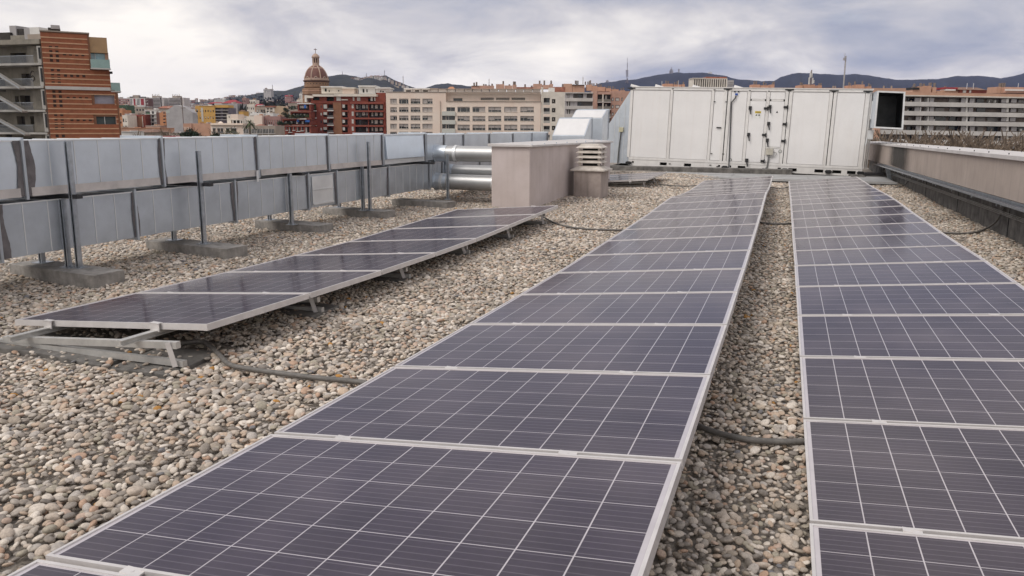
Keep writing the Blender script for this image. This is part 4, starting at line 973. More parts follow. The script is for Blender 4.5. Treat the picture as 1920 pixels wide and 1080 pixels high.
while w > 0.6 and k < 46:
    lo = w-pitch
    mid = (lo+w)/2
    ue = uR[166] if mid > wt128 else (u207 if mid > wt171 else (u217 if mid > wt196 else u221))
    segs = [(u00, ue)]
    for h in hz:
        if h[2]-0.1 < mid < h[3]+0.1: segs = [(u00, h[0]-0.06), (h[1]+0.06, ue)]
    for a, b in segs:
        if b-a > 0.05:
            MB().box(a, b, 0.0, 0.117, lo+0.15, w).build('brick_band', M_brick1, B.t)
            MB().box(a, b, -0.04, 0.117, lo, lo+0.148).build('pale_course', M_brick2, B.t)
    w = lo; k += 1
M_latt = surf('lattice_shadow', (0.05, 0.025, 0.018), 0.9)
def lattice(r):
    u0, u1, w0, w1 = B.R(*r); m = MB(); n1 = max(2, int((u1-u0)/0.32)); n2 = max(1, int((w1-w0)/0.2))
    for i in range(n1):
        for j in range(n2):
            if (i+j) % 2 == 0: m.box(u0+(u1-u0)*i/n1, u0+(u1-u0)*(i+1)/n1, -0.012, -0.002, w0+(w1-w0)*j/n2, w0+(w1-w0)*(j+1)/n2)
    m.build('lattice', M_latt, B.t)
for yy in (89, 97, 105, 113.5, 131, 139, 147, 155.5, 172, 181, 190, 198, 215, 223.5, 232, 240.5, 255):
    lattice((92+(yy-90)*0.075, yy-2.6, 115+(yy-90)*0.075, yy+2.6))
for yy, a in ((102.5, 118), (142.5, 120), (184.5, 125), (225, 132)): lattice((a, yy-2.5, a+40, yy+2))
B.box('pale_floor_slab', (85, 162.5, 207, 168.5), -0.30, 0.1, M_band)
B.box('parapet_cap', (74, 58.5, 167, 60.8), -0.1, 12, M_tan)
B.block('stair_tower', 166.3, 70, 201, surf('ochre_panel', (0.42, 0.265, 0.14), 0.7, 0, 0.06, 1), 6, y1=99, y=0.3)
B.block('penthouse_side', 168, 98, 204, M_darkrec, 5, y1=128, y=1.6)
B.box('window_strip', (169, 99, 197.5, 113), 1.2, 1.5, surf('sky_blue_glass', (0.22, 0.42, 0.50), 0.15, 0, 0.1, 1, coat=0.6))
B.box('mullion', (178, 99, 178.8, 113), 1.1, 1.2, M_whitew); B.box('corner_pier', (197.6, 98, 203, 128), 1.0, 4, M_terra)
def glassbalc(r, y0, y1):
    o = B.box('glass_balcony', r, y0, y0+0.06, M_teal)
    u0, u1, w0, w1 = B.R(*r); MB().box(u0-0.05, u1+0.05, y0-0.05, y1, w0-0.16, w0).build('floor_slab', M_band, o)
    MB().box(u1-0.05, u1, y0+0.06, y1, w0, w1).build('side_pane', M_teal, o)
glassbalc((170, 111.5, 205.5, 128.5), -1.0, 0.3); glassbalc((208, 155, 225.5, 170.5), 0.0, 3.0)
for h in core_h:
    B.pane(h, 0, y=0.52, mat=surf('loggia_wall' if h[1] < 200 else 'loggia_glass', (0.36, 0.34, 0.40) if h[1] < 200 else (0.06, 0.08, 0.08), 0.5, 0, 0.1, 1))
B.box('loggia_frame', (196, 219, 197, 233), 0.2, 0.28, M_whitew); B.box('loggia_frame', (214.6, 178, 215.6, 195), 0.05, 0.3, M_whitew); B.box('loggia_frame', (217.5, 218, 218.6, 234), 0.05, 0.3, M_whitew)
B.box('roof_unit', (95, 47, 112, 54), 3, 5, M_grey); B.box('roof_unit', (90, 52, 113, 60), 3.5, 6, M_darkrec)
B.box('awning', (206, 134, 211, 138), -0.6, 0.2, M_dark)

# --- concrete neighbour with open walkways and stairs, far left
A = Bld('concrete_building', 'weathered concrete building with open walkways and outside stairs at the far left edge', 'building', 66, 105, -14)
M_cw = surf('weathered_concrete', (0.27, 0.245, 0.205), 0.92, 0, 0.12, 0.5, color2=(0.17, 0.155, 0.13), streak=0.4); M_cl = surf('pale_edge', (0.40, 0.385, 0.36), 0.85, 0, 0.1, 1, streak=0.3)
hA = [(20, 99, 49, 118), (41, 138, 57, 160), (28, 180, 35, 192), (38, 179, 57, 198), (32, 218, 47, 236), (57, 218, 64, 233), (-30, 145, 10, 172), (-40, 185, 14, 204), (-40, 226, 14, 240), (12, 248, 22, 262), (35, 256, 44, 262), (46, 258, 66, 268)]
A.block('wall', -70, 84, 74, M_cw, 10, holes=hA, hd=0.8, y=3.2)
for h in hA: A.pane(h, 0, mat=M_darkrec, y=4.05, ym=3.2)
A.box('upper_wall', (-70, 62, 20, 86), 3.6, 9, M_darkrec); A.box('upper_wall', (20, 66, 58, 86), 3.6, 9, M_cw); A.box('slanted_canopy', (56, 51, 74, 72), 2.5, 6, M_whitew); A.box('lift_housing', (19, 48, 31, 84), 4, 7, M_grey); A.box('lift_housing', (46, 52, 57, 84), 3.2, 6, M_grey)
A.box('lift_housing', (52, 64, 76, 78), 2.4, 6, M_tan); A.box('dark_soffit', (30, 54, 47, 84), 4.2, 6, M_darkrec)
for k, (ya, yb) in enumerate(((75, 84), (119, 123), (162, 166), (206, 209.8), (248, 251.5))):
    A.box('walkway', (-70, ya, 74-k*0.0+0.085*(ya-75), yb), 0.0, 3.2, M_cl if k else M_cw)
    if k:
        u0, u1, w0, w1 = A.R(-70, ya-14, 62, ya); m = MB(); n_ = 90
        for j in range(n_): m.box(u0+(u1-u0)*j/n_, u0+(u1-u0)*j/n_+0.025, 0.1, 0.14, w0, w1)
        m.box(u0, u1, 0.08, 0.16, w1-0.05, w1); m.build('railing', M_strut, A.t)
for k, (y0, y1) in enumerate(((86, 118), (124.6, 161), (167, 205), (210.6, 247), (252.2, 285))):
    x = 52+k*4.2
    A.box('pier', (x, y0, x+17, y1), 1.3, 3.1, M_cw); A.box('column', (x+17.5, y0, x+24.5, y1), 0.15, 1.2, M_cl)
    A.box('slot', (x+20, y0+3, x+23, y1-8), 0.08, 0.14, M_dark)
for k in range(4):
    ya = 134+k*43.0; u0, w0 = A.f.uv(-6, ya-2); u1, w1 = A.f.uv(48+k*5, ya+32)
    m = MB(); m.hexa([(u0, -1.0, w0-0.18), (u1, -1.0, w1-0.18), (u1, -0.1, w1-0.18), (u0, -0.1, w0-0.18), (u0, -1.0, w0), (u1, -1.0, w1), (u1, -0.1, w1), (u0, -0.1, w0)]); m.build('stair_flight', M_cl, A.t)
    m = MB(); m.hexa([(u0, -1.06, w0-0.02), (u1, -1.06, w1-0.02), (u1, -1.02, w1-0.02), (u0, -1.02, w0-0.02), (u0, -1.06, w0+0.12), (u1, -1.06, w1+0.12), (u1, -1.02, w1+0.12), (u0, -1.02, w0+0.12)]); m.build('handrail', M_strut, A.t)
uu, ww = A.f.uv(61, 143, 1.28); s6 = [(0.28, 0.62), (0.0, 0.72), (-0.25, 0.45), (-0.34, 0.0), (-0.30, -0.40), (0.0, -0.66), (0.28, -0.45), (0.30, -0.15), (0.05, 0.08), (-0.28, -0.08)]
MB().tube([(uu+a, 1.27, ww+b) for a, b in s6], 0.06, 5).build('number_six', M_darkrec, A.t)

# --- church dome
D0 = 420; cf = far_face(597, D0); ch = thing('church_dome', 'domed church tower in brown brick with a ribbed dome, lantern and cross', 'church dome', matrix=cf.matrix())
mpx = lambda n_: n_*D0/F_PX
def cz(y): return cf.uv(597, y)[1]
M_dome = surf('dome_tiles', (0.17, 0.075, 0.055), 0.7, 0, 0.12, 2); M_domer = surf('dome_ribs', (0.46, 0.335, 0.26), 0.85, 0, 0.06, 1); M_cb = surf('church_brick', (0.30, 0.18, 0.11), 0.9, 0, 0.1, 0.8); M_cb2 = surf('church_brick_dark', (0.13, 0.075, 0.055), 0.9, 0, 0.1, 0.8)
zb, zt = cz(150.5), cz(124); Rd = mpx(21.3); rt_ = mpx(6.3)
prof = [];
for i in range(13):
    a = i/12*math.radians(73); prof.append((Rd*math.cos(a), zb+(zt-zb)*math.sin(a)/math.sin(math.radians(73))))
prof[-1] = (rt_, zt)
MB().lathe(prof, 32).build('dome', M_dome, ch, smooth=True)
for k in range(8):
    an = (k+0.5)*math.pi/4+0.2
    m = MB(); m.tube([(r_*1.01*math.cos(an), r_*1.01*math.sin(an), z_) for r_, z_ in prof], 0.34, 6); m.build('rib', M_domer, ch)
    a2 = an+math.pi/8; r_ = Rd*0.985
    m = MB(); cxx, cyy = r_*math.cos(a2), r_*math.sin(a2); dm = m.tube([(cxx*0.9, cyy*0.9, zb+1.1), (cxx*1.03, cyy*1.03, zb+1.1)], 0.85, 14); m.k = 1; m.tube([(cxx*1.03, cyy*1.03, zb+1.0), (cxx*1.04, cyy*1.04, zb+1.0)], 0.42, 12); m.build('dormer', [M_domer, M_dark], ch)
MB().lathe([(Rd*0.60, cz(131)), (Rd*0.66, cz(131.5)), (Rd*0.60, cz(127.5)), (Rd*0.54, cz(127))], 32).build('upper_ring', M_domer, ch)
MB().lathe([(Rd*1.03, cz(151)), (Rd*1.03, cz(147.3)), (Rd*0.98, cz(147))], 32).build('dome_base', M_domer, ch)
MB().lathe([(mpx(21), cz(155)), (mpx(23.8), cz(153)), (mpx(23.8), cz(151.2)), (mpx(21), cz(151))], 32).build('cornice', M_cb2, ch)
MB().lathe([(mpx(22), cz(162)), (mpx(22), cz(154.8))], 32).build('drum', M_cb, ch)
for k in range(24):
    an = k*math.pi/12; m = MB(); cxx, cyy = mpx(22.1)*math.cos(an), mpx(22.1)*math.sin(an); m.tube([(cxx*0.98, cyy*0.98, cz(158)), (cxx, cyy, cz(158))], 0.28, 8); m.build('drum_window', M_dark, ch)
MB().lathe([(mpx(20), cz(166)), (mpx(23), cz(164)), (mpx(23), cz(162.3)), (mpx(21), cz(162))], 32).build('cornice', M_cb, ch)
MB().lathe([(mpx(26), 0), (mpx(26), cz(167)), (mpx(23), cz(165.8))], 8).build('octagon', M_cb, ch)
for yy in (170, 177, 184): MB().lathe([(mpx(26.5), cz(yy+1.6)), (mpx(26.5), cz(yy))], 8).build('stone_course', M_cb2 if yy == 177 else M_terra, ch)
MB().lathe([(mpx(7), cz(124.5)), (mpx(7), cz(122.5)), (mpx(6), cz(122)), (mpx(6), cz(118))], 16).build('lantern_base', M_domer, ch)
MB().lathe([(mpx(3.6), cz(118)), (mpx(3.6), cz(109.5))], 12).build('lantern_core', M_cb2, ch)
for k in range(8):
    an = k*math.pi/4+0.2; MB().tube([(mpx(5.3)*math.cos(an), mpx(5.3)*math.sin(an), cz(118)), (mpx(5.3)*math.cos(an), mpx(5.3)*math.sin(an), cz(109.5))], 0.28, 8).build('lantern_column', M_domer, ch)
MB().lathe([(mpx(6), cz(109.6)), (mpx(7.3), cz(107.5)), (mpx(7.0), cz(106)), (mpx(5.4), cz(103.5)), (mpx(3), cz(101.2)), (mpx(0.6), cz(100))], 16).build('lantern_cap', M_domer, ch)
m = MB(); m.tube([(0, 0, cz(100.5)), (0, 0, cz(90.5))], 0.16, 6); q = mpx(2.9); m.box(-q, q, -0.12, 0.12, cz(93.2), cz(92.2)); m.build('cross', M_cb2, ch)

# --- red brick apartments
B = Bld('apartment_building', 'red brick apartment block with white blinds under a pale roof terrace, below the dome', 'building', 583, 260)
fl = [(195.5, 207.5), (209.8, 221), (224, 235), (238, 249), (252, 263)]
hol = []
for y0, y1 in fl:
    hol += [(666, y0, 690, y1), (691.5, y0, 719, y1), (641.5, y0+0.3, 652, y1), (606, y0, 614, y1-2), (614.6, y0, 624.5, y1), (584.5, y0, 593, y1)]
hol += [(587, 182, 599, 188), (612, 181, 626, 189.5), (690, 184, 703, 191)]
B.block('wall', 583, 181, 721.8, M_redbr, 12, holes=hol, hd=1.3)
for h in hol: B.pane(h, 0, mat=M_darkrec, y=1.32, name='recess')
for i, (y0, y1) in enumerate(fl):
    for x0, x1 in ((659.5, 663.2), (642, 646.5), (601, 603.6)):
        if x0 == 601: B.box('small_window', (601, y0+2, 603.6, y0+6.5), -0.03, 0.01, M_shutw if i % 2 else M_darkrec)
        else: B.box('white_blind', (x0, y0-0.5 if x0 > 650 else y0+0.5, x1, y0+(7.5 if x0 > 650 else 6.5)), -0.05, 0.02 if x0 > 650 else 0.9, M_shutw)
    for a, b in ((668, 671.5), (679, 684.5), (686.8, 691.2), (696.5, 699.5), (703, 708), (712.2, 717.5)):
        if rc.random() < 0.8: B.box('white_blind', (a+rc.uniform(-.5, .5), y0+1, b, y0+rc.uniform(6.5, 8.5)), 0.9, 1.25, M_shutw)
    for a, b in ((673, 677), (700.5, 702.5)):
        B.box('glass_door', (a, y0+1.5, b, y1), 1.1, 1.28, M_glass)
    B.box('balcony_parapet', (664, y1-0.5, 719.5, y1+2.6), -0.75, 0.02, M_redbr); 
    B.box('balcony_parapet', (641, y1-0.8, 652.5, y1+2), -0.3, 0.02, M_redbr)
    o = B.box('balcony_slab', (613.5, y1-0.8, 625.2, y1+0.7), -0.9, 0.02, M_whitew); B.box('railing', (613.8, y1-4.6, 625, y1-0.9), -0.88, -0.84, surf('balcony_glass_dark', (0.13, 0.12, 0.12), 0.4), parent=o)
    B.box('balcony_slab', (584.5, y1-0.6, 593.4, y1+1.2), -0.5, 0.02, M_whitew); B.box('white_blind', (584.6, y0+0.5, 587, y0+7), 0.3, 0.5, M_shutw); B.box('green_blind', (588, y0, 592.5, y1-3), 0.6, 0.8, surf('green_blind', (0.10, 0.17, 0.10), 0.7))
    B.box('white_blind', (606.5, y0+0.3, 613, y0+(8 if i == 0 else 5.5)), 0.1, 0.4, M_shutw)
B.box('brick_pier', (625.8, 192, 640.8, 265), -0.35, 0.0, M_brownbr)
B.box('terrace_wall', (583, 189.5, 640, 193.5), -0.2, 0.0, M_redbr); B.box('terrace_wall', (656, 190.8, 720, 195), -0.85, 0.0, M_redbr)
B.box('white_window_bay', (630.8, 180.5, 638.8, 188.8), -0.3, 0.0, M_whitew); B.box('awning_sill', (640, 186, 652, 188), -0.5, 0, M_creamw)
for a, b in ((661.5, 664.5), (669.5, 675.5), (695, 699), (701.5, 704)): B.box('white_blind', (a, 182, b, 189), -0.08, 0.0, M_shutw)
for a, b, c, d in ((573.5, 587, 179.5, 183.5), (586, 626, 177, 181), (626.2, 705, 176.2, 180.8)):
    B.box('roof_fascia', (a, c, b, d), -1.2, 11, M_creamw)
B.box('white_party_wall', (571.2, 178.5, 574.8, 191), -0.5, 6, M_whitew)
for a, b, c, d, mt in ((602.6, 642, 163.8, 175.5, M_creamw), (642.2, 664, 166, 175.8, M_cream), (672.6, 704, 162.5, 176, M_whitew), (705, 731, 166, 174, M_whitew)):
    B.block('penthouse', a, c, b, mt, 7, y1=d, y=3.5); B.box('penthouse_roof', (a-1.5, c-2.2, b+1, c), 2.5, 11.5, M_creamw if mt is M_cream else M_whitew)
for a, b, c, d in ((609, 612.3, 166, 171.5), (634, 636, 169, 171.5), (616.5, 618, 169, 172.5), (680, 683, 167, 173.5), (687, 689, 167.5, 173), (713, 715, 169.5, 172.5), (717, 719.5, 170.5, 173)): B.box('door_opening', (a, c, b, d), 3.42, 3.5, M_dark)
B.block('side_wing', 706, 174, 722.5, M_redbr, 8, y1=184, y=3.2)
for k in range(3): B.pipe('antenna', 668+k*4, 166, 175, 0.07, M_chim, 5)
# its lower stepped wing
B2 = Bld('apartment_building', 'stepped red brick wing with planted terraces and blue awnings left of the taller brick block', 'building', 521, 250)
def tier(x0, x1, yt, yo, yb, dep, y=0.0):
    B2.block('wall', x0, yb, x1, M_redbr, 10-dep, y=dep); 
for (x0, x1, ytop, yfloor, dep) in ((558, 582.5, 192, 207, 6), (545, 582.5, 207.5, 221, 4), (530, 582.5, 221.5, 234, 2), (520, 582.5, 234.5, 262, 0)):
    holes = [(x0+2, ytop+4.5, x1-3, yfloor-0.6)] if ytop < 230 else [(523, 236, 527, 244), (536, 237, 539, 244), (541, 238, 547, 248), (549, 237, 552.5, 244), (556, 237, 562, 246), (564, 237, 569, 245), (572, 238, 580, 249), (523, 250, 527, 262), (536, 251, 546, 262), (556, 250, 562, 262)]
    B2.block('wall', x0, ytop+3, x1, M_redbr, 11-dep, holes=holes, hd=1.2, y=dep, y1=(None if ytop > 230 else yfloor+1))
    for h in holes:
        B2.pane(h, 0, mat=M_darkrec, y=dep+1.22, name='recess', ym=dep)
        if ytop > 230:
            B2.box('white_blind', (h[0]+0.4, h[1]+0.5, h[0]+(h[2]-h[0])*0.45, h[3]-1), dep+0.4, dep+0.6, M_shutw)
            B2.box('balcony_slab', (h[0]-0.6, h[3]-0.3, h[2]+0.6, h[3]+0.9), dep-0.6, dep, M_whitew)
    if ytop < 230:
        for k in range(4): 
            a = x0+4+k*(x1-x0-10)/4; B2.box('white_blind', (a, ytop+6, a+3.2, ytop+11), dep+0.7, dep+0.95, M_shutw)
    B2.box('roof_edge', (x0-1, ytop+1.4, x1+0.5, ytop+3.2), dep-0.3, dep+5, M_redbr if ytop > 195 else M_whitew)
M_blue = surf('blue_awning', (0.04, 0.14, 0.45), 0.7)
B2.box('blue_awning', (570, 196.5, 573.5, 203), 5.2, 5.8, M_blue); B2.box('blue_awning', (556.5, 224, 560, 229), 1.4, 1.9, M_blue); B2.box('blue_awning', (572, 225, 580, 229), 1.2, 1.8, M_blue); B2.box('white_awning', (558, 222, 574, 224), 1.0, 1.9, M_whitew)
def foliage_mesh(seed, n_, rx, ry, rz_, leaf, mat, name='foliage', core=True):
    r = np.random.default_rng(seed); m = MB(); d = r.normal(size=(n_, 3)); d /= np.linalg.norm(d, axis=1)[:, None]
    rad = 0.45+0.6*r.random(n_)**0.6; lump = 1+0.22*np.sin(d[:, 0]*5+seed)*np.cos(d[:, 1]*4+d[:, 2]*6)
    p = d*rad[:, None]*lump[:, None]*np.array([rx, ry, rz_])
    for q in p:
        a = r.normal(size=3); a /= np.linalg.norm(a); b = np.cross(a, r.normal(size=3)); b /= np.linalg.norm(b); s_ = leaf*r.uniform(.6, 1.3)
        m.quad(q-a*s_, q+b*s_*0.6, q+a*s_, q-b*s_*0.6)
    return m.mesh(name, mat)
M_leafd = surf('dark_leaves', (0.035, 0.055, 0.03), 0.8, 0, 0.3, 0.8, color2=(0.015, 0.025, 0.015)); M_leafm = surf('olive_leaves', (0.085, 0.10, 0.045), 0.8, 0, 0.3, 0.6, color2=(0.035, 0.045, 0.02)); M_bark = surf('bark', (0.20, 0.165, 0.13), 0.9, 0, 0.2, 4)
M_twig = surf('bare_twigs', (0.20, 0.15, 0.11), 0.9, 0, 0.25, 2)
FO = [foliage_mesh(40+i, 160, 1.3, 0.7, 0.6, 0.22, M_leafm if i % 2 else M_leafd, 'terrace_plant') for i in range(3)]
for (px, py) in ((526, 231), (531, 232.5), (537, 232), (544, 233), (535, 205), (539, 208), (547, 219), (553, 219.5), (560, 219), (567, 218.5), (550, 203), (534, 214), (537, 218), (576, 218)):
    u, w = B2.f.uv(px, py, 1.5); o = link('terrace_plant', FO[rc.randrange(3)], B2.t, (u, rc.uniform(0.3, 2.5), w+0.1)); o.rotation_euler = (0, 0, rc.uniform(0, 6)); k = rc.uniform(.7, 1.1); o.scale = (k, k, k)
for px in (592, 598, 604, 620): 
    u, w = B.f.uv(px, 187); o = link('terrace_plant', FO[rc.randrange(3)], B.t, (u, 0.4, w)); o.scale = (0.8, 0.5, 0.9)

# --- cream hospital-like block in the middle
B = Bld('apartment_block', 'long cream rendered block with grey roller shutters, in the middle behind the ducts', 'building', 723, 250)
colsL = [(731.7, 744.2), (748.3, 765.8), (770, 788), (792, 811)]; rowsL = [(185, 194.3), (201, 209.6), (216.7, 225), (232, 241), (247, 256)]
colsR = [(857.8, 880.8), (886, 910), (915.6, 939.7), (945.3, 970), (975.6, 1001)]; rowsR = [(200.2, 209.8), (217.5, 226.5), (233.8, 244), (250, 260)]
hol = [(a, c, b, d) for a, b in colsL for c, d in rowsL]; holR = [(a, c, b, d) for a, b in colsR for c, d in rowsR]
loggia = [(837, 201, 853, 208.6), (829, 217, 853, 225), (829, 233, 853, 241), (829, 249, 853, 258)]
B.block('wall', 723.5, 173.5, 836, M_cream, 16, holes=hol+[(h[0], h[1], 836, h[3]) for h in loggia if h[0] < 836], hd=0.55)
B.block('wall', 836.1, 190.5, 1014, M_cream, 15.4, holes=holR+[(max(h[0], 836.2), h[1], h[2], h[3]) for h in loggia], hd=0.55, y=0.0)
up = [(850, 184.2, 867, 189.3)]; vent = [(901, 183.2, 926, 188), (930, 183.2, 955.5, 188), (959, 183.2, 985, 188)]
B.block('upper_storey', 836.1, 172.3, 1014, M_cream, 12, y1=190.4, holes=up+vent, hd=0.5, y=1.6)
for h in up: B.pane(h, 0, mat=M_glass, y=2.12, ym=1.6)
for h in vent:
    B.pane(h, 0, mat=M_darkrec, y=2.12, name='vent_recess', ym=1.6)
    for k in range(14):
        x = h[0]+0.5+k*(h[2]-h[0]-1)/13; B.box('baluster', (x-0.35, h[1]+1, x+0.35, h[3]), 1.7, 1.85, M_creamw)
B.box('terrace_coping', (836, 189.6, 1014.3, 190.6), -0.25, 1.6, M_tan); B.box('roof_coping', (723, 172.3, 1014, 173.3), -0.2, 1.4, M_tan)
for i, h in enumerate(hol+holR):
    r_ = rc.random(); sh = 1.0 if r_ < 0.16 else (0.25 if r_ < 0.3 else rc.uniform(0.5, 0.8))
    xm = (h[0]+h[2])/2
    o = B.pane((h[0], h[1], xm-0.3, h[3]), sh if rc.random() < 0.6 else rc.uniform(0.2, 0.95), y=0.42, frame=True)
    B.pane((xm+0.3, h[1], h[2], h[3]), sh, y=0.42, frame=True)
    B.box('sill', (h[0]-0.4, h[3], h[2]+0.4, h[3]+0.55), -0.12, 0.4, M_creamw)
for i, h in enumerate(loggia): B.pane(h, 0.0, y=0.53, frame=True, mat=M_glass)
for c, d in ((208.8, 216.8), (225.2, 232.8), (241.2, 248.8)): B.box('balcony_front', (828.5, c, 853.5, d), -0.5, -0.02, surf('mint_parapet', (0.60, 0.60, 0.55), 0.8))
B.pipe('service_mast', 825.8, 189, 262, 0.10, M_tan, -0.2)
B.pipe('flue_pipe', 1016.3, 163, 262, 0.36, M_creamw, 0.4)
hs_ = [(1019.3, c, 1030.8, d) for c, d in ((183.5, 196.5), (202.5, 213.5), (219.3, 230.5), (236.3, 247), (253, 262))]; hq = [(1034.8, c, 1041.5, d) for c, d in ((185.8, 194), (202.6, 210.8), (219.5, 227.8), (236, 244.2))]
B.block('end_wing', 1018.3, 172.5, 1059, M_creamw, 14, holes=hs_+hq, hd=0.9, y=0.0)
for h in hs_:
    B.pane(h, 0, mat=M_darkrec, y=0.92); B.box('glass_door', (h[0]+5, h[1]+0.5, h[2]-1, h[3]-4), 0.7, 0.9, M_glass); B.box('balcony_glass', (h[0], h[3]-4.2, h[2], h[3]), -0.02, 0.02, surf('frosted_glass', (0.40, 0.38, 0.35), 0.4)); B.box('peach_band', (h[0]-0.8, h[3]+0.3, h[2]+1.5, h[3]+4.8), -0.03, 0.0, M_cream)
for h in hq: B.pane(h, 0, mat=M_darkrec, y=0.5); B.box('pane_light', (h[0]+2, h[1]+2.5, h[0]+3.2, h[1]+5), 0.4, 0.48, M_shutw)
x = 758.0
for k in range(16):
    wd = 14.2 if k % 2 else 15.5
    if x+wd > 1016: break
    B.block('roof_pod', x, 167.3, x+wd, M_whitew if k < 6 else M_band, 4, y1=172.2, y=5.5, holes=[(x+3, 169.2, x+wd-3, 171.8)] if k < 3 else (), hd=0.3)
    B.box('pod_roof', (x-0.5, 166.2 if k > 3 else 165.3, x+wd+0.3, 167.3), 4.7, 9.8, M_whitew if k < 3 else M_tan)
    x += wd+1.2
B.box('white_cabinet', (1029, 164.5, 1040, 172), 3, 6, M_whitew)
def chimneys(Bx, lst, mat, y=9.0):
    for (a, b, c, d, pipes) in lst:
        o = Bx.block('roof_house', a, c, b, mat, 4.0, y1=d, y=y)
        for p_, t_ in pipes: Bx.pipe('chimney_flue', p_, t_, c+0.5, 0.30, M_chim, y+1.5)
chimneys(B, [(930, 945.5, 157.8, 166.5, [(943.6, 152)]), (946, 960.5, 160.2, 166.5, [(955, 158)]), (961, 968.5, 158.8, 166.5, [(963.2, 152.8), (965.8, 153)]), (1000, 1016.5, 157.2, 166.5, [(1011.8, 151.2)]), (1017.2, 1030.5, 159.2, 166.5, [(1020.6, 151)]),
             (1031, 1037, 157.3, 166.5, [(1033.4, 151)]), (898, 926, 160.5, 166.5, [(907, 157.7), (911, 158), (917, 159), (922.7, 157)]), (884, 898.5, 161.3, 166.5, [(893.6, 153.8), (889, 155)])], M_pinkt)
chimneys(B, [(968.8, 1000, 163.3, 166.5, [(984.5, 158), (997, 160.5)]), (1037.3, 1060, 163.0, 172, [(1055, 159)])], M_tile)
B.ridge('tiled_roof', (838, 161.8, 853, 166.8), 9, 15, M_orange, 0.3)
B.box('glazed_frame', (884.2, 160.6, 898, 161.3), 8.7, 9.0, M_dark)

# --- terracotta and grey balcony block behind
B = Bld('apartment_block', 'terracotta block with white balcony bands and many rooftop flues, left of the white unit', 'building', 1060, 330)
rows = [(175.4, 183.8), (190, 198.6), (205.2, 213.6), (220, 228), (235, 243)]
B.block('wall', 1060, 173.5, 1111.8, M_greyp, 14, holes=[(1060.6, a, 1111, b) for a, b in rows], hd=1.6)
for i, (a, b) in enumerate(rows):
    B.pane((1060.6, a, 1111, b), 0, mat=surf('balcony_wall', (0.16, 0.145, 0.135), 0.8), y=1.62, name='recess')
    B.box('balcony_band', (1059.5, b, 1112, b+6.2), -0.5, 0.0, M_band)
    for x0, x1 in (((1061, 1064.5), (1067.5, 1074.8), (1093.4, 1100)) if i == 0 else ((1060.8, 1063.5), (1069, 1075), (1075.4, 1082.5))):
        B.box('grey_screen', (x0, a, x1, b), 0.2, 0.4, M_grey)
    B.box('window', (1084, a+2, 1090, b), 1.4, 1.6, M_glass); B.box('white_panel', (1065.2, a+0.5, 1067, b), 0.6, 0.8, M_shutw)
B.block('pier', 1112, 170, 1120, M_pinkt, 14, y=-0.3)
rb = [(177, 191), (193, 204.5), (207, 219), (222, 234)]
B.block('wall', 1120.1, 172.5, 1146, M_pinkt, 14, holes=[(1120.6, a, 1145.4, b) for a, b in rb], hd=1.6)
for a, b in rb:
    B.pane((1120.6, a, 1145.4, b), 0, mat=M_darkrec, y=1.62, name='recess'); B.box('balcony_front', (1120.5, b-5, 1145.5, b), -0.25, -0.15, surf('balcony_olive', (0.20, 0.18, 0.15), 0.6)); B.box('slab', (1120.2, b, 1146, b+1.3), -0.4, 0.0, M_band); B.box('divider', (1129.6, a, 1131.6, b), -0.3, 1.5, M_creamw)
    B.box('window', (1134.5, a+2, 1138, b-4), 1.4, 1.6, M_shutw)
hw = [(x0, a, x1, b) for a, b in ((183.2, 189.5), (197, 203.2), (211, 217)) for x0, x1 in ((1146.8, 1150.8), (1153.8, 1161.8), (1165, 1168))]
B.block('wall', 1146.1, 171, 1185, M_pinkt, 14, holes=hw, hd=0.4, y=0.4)
for h in hw: B.pane(h, 0, y=0.8, mat=M_glass); B.box('blind', (h[0]+0.8, h[1]+1, h[2]-0.8, h[3]-0.8), 0.6, 0.75, M_shutw)
B.box('roof_edge', (1060, 173, 1112, 175), -0.6, 2, M_band)
chimneys(B, [(1057, 1073, 157, 173.4, [(1079, 151.2), (1055, 159.5)]), (1073.5, 1096, 159.5, 173.4, [(1080.5, 151), (1083.5, 151.2), (1076, 158)]), (1100, 1110, 158.8, 170, [(1097.6, 153), (1102.4, 153), (1105.5, 151.4), (1107, 150.5)]), (1110.3, 1120, 161.2, 170, [(1110, 156), (1113.5, 156.2), (1119, 156)]),
             (1120.2, 1135, 163, 171.5, [(1123.5, 158.3), (1127, 158.3)]), (1136, 1146, 165.5, 171.5, [(1137, 163), (1141, 161.5)]), (1147, 1160, 167.5, 172, [(1144.5, 162), (1149.5, 162), (1153, 165)]), (1162, 1172, 169.5, 175, [(1165, 165), (1169, 164.5)])], M_terra)
B.box('dark_canopy', (1073, 158.8, 1095.5, 160), 8.2, 13, M_dark)

# --- buildings whose roofs show over the white unit
B = Bld('apartment_block', 'terracotta roof line with flue clusters just above the white unit', 'building', 1210, 300)
B.block('wall', 1205, 164.5, 1720, M_terra, 14)
lst = []
for a, b, c, ps in ((1245, 1262, 157, (1249, 1253)), (1263, 1277, 158.5, (1265, 1270)), (1279, 1284, 158, (1281.5,)), (1411, 1425, 158.5, (1414, 1418)), (1426, 1440, 160, (1432, 1436)), (1446, 1452, 158.5, (1449, 1451)),
                (1498, 1505, 160, (1501, 1503.5)), (1507.5, 1528, 158.5, ()), (1534, 1541, 160, (1536, 1539)), (1589, 1597, 160.5, (1592, 1594.5)), (1606, 1621, 158.5, (1603, 1617)), (1627, 1634, 162, (1629, 1632))):
    lst.append((a, b, c, 166, [(p_, c-rc.uniform(3.5, 7)) for p_ in ps]))
chimneys(B, lst, M_terra, 5)
for px in (1657, 1671.5, 1562, 1566): B.pipe('chimney_flue', px, 161, 167, 0.3, M_tan, 5)
for px, hh in ((1241, 152), (1272, 150.5)): B.pipe('antenna', px, hh, 164, 0.08, M_galv_w, 5)
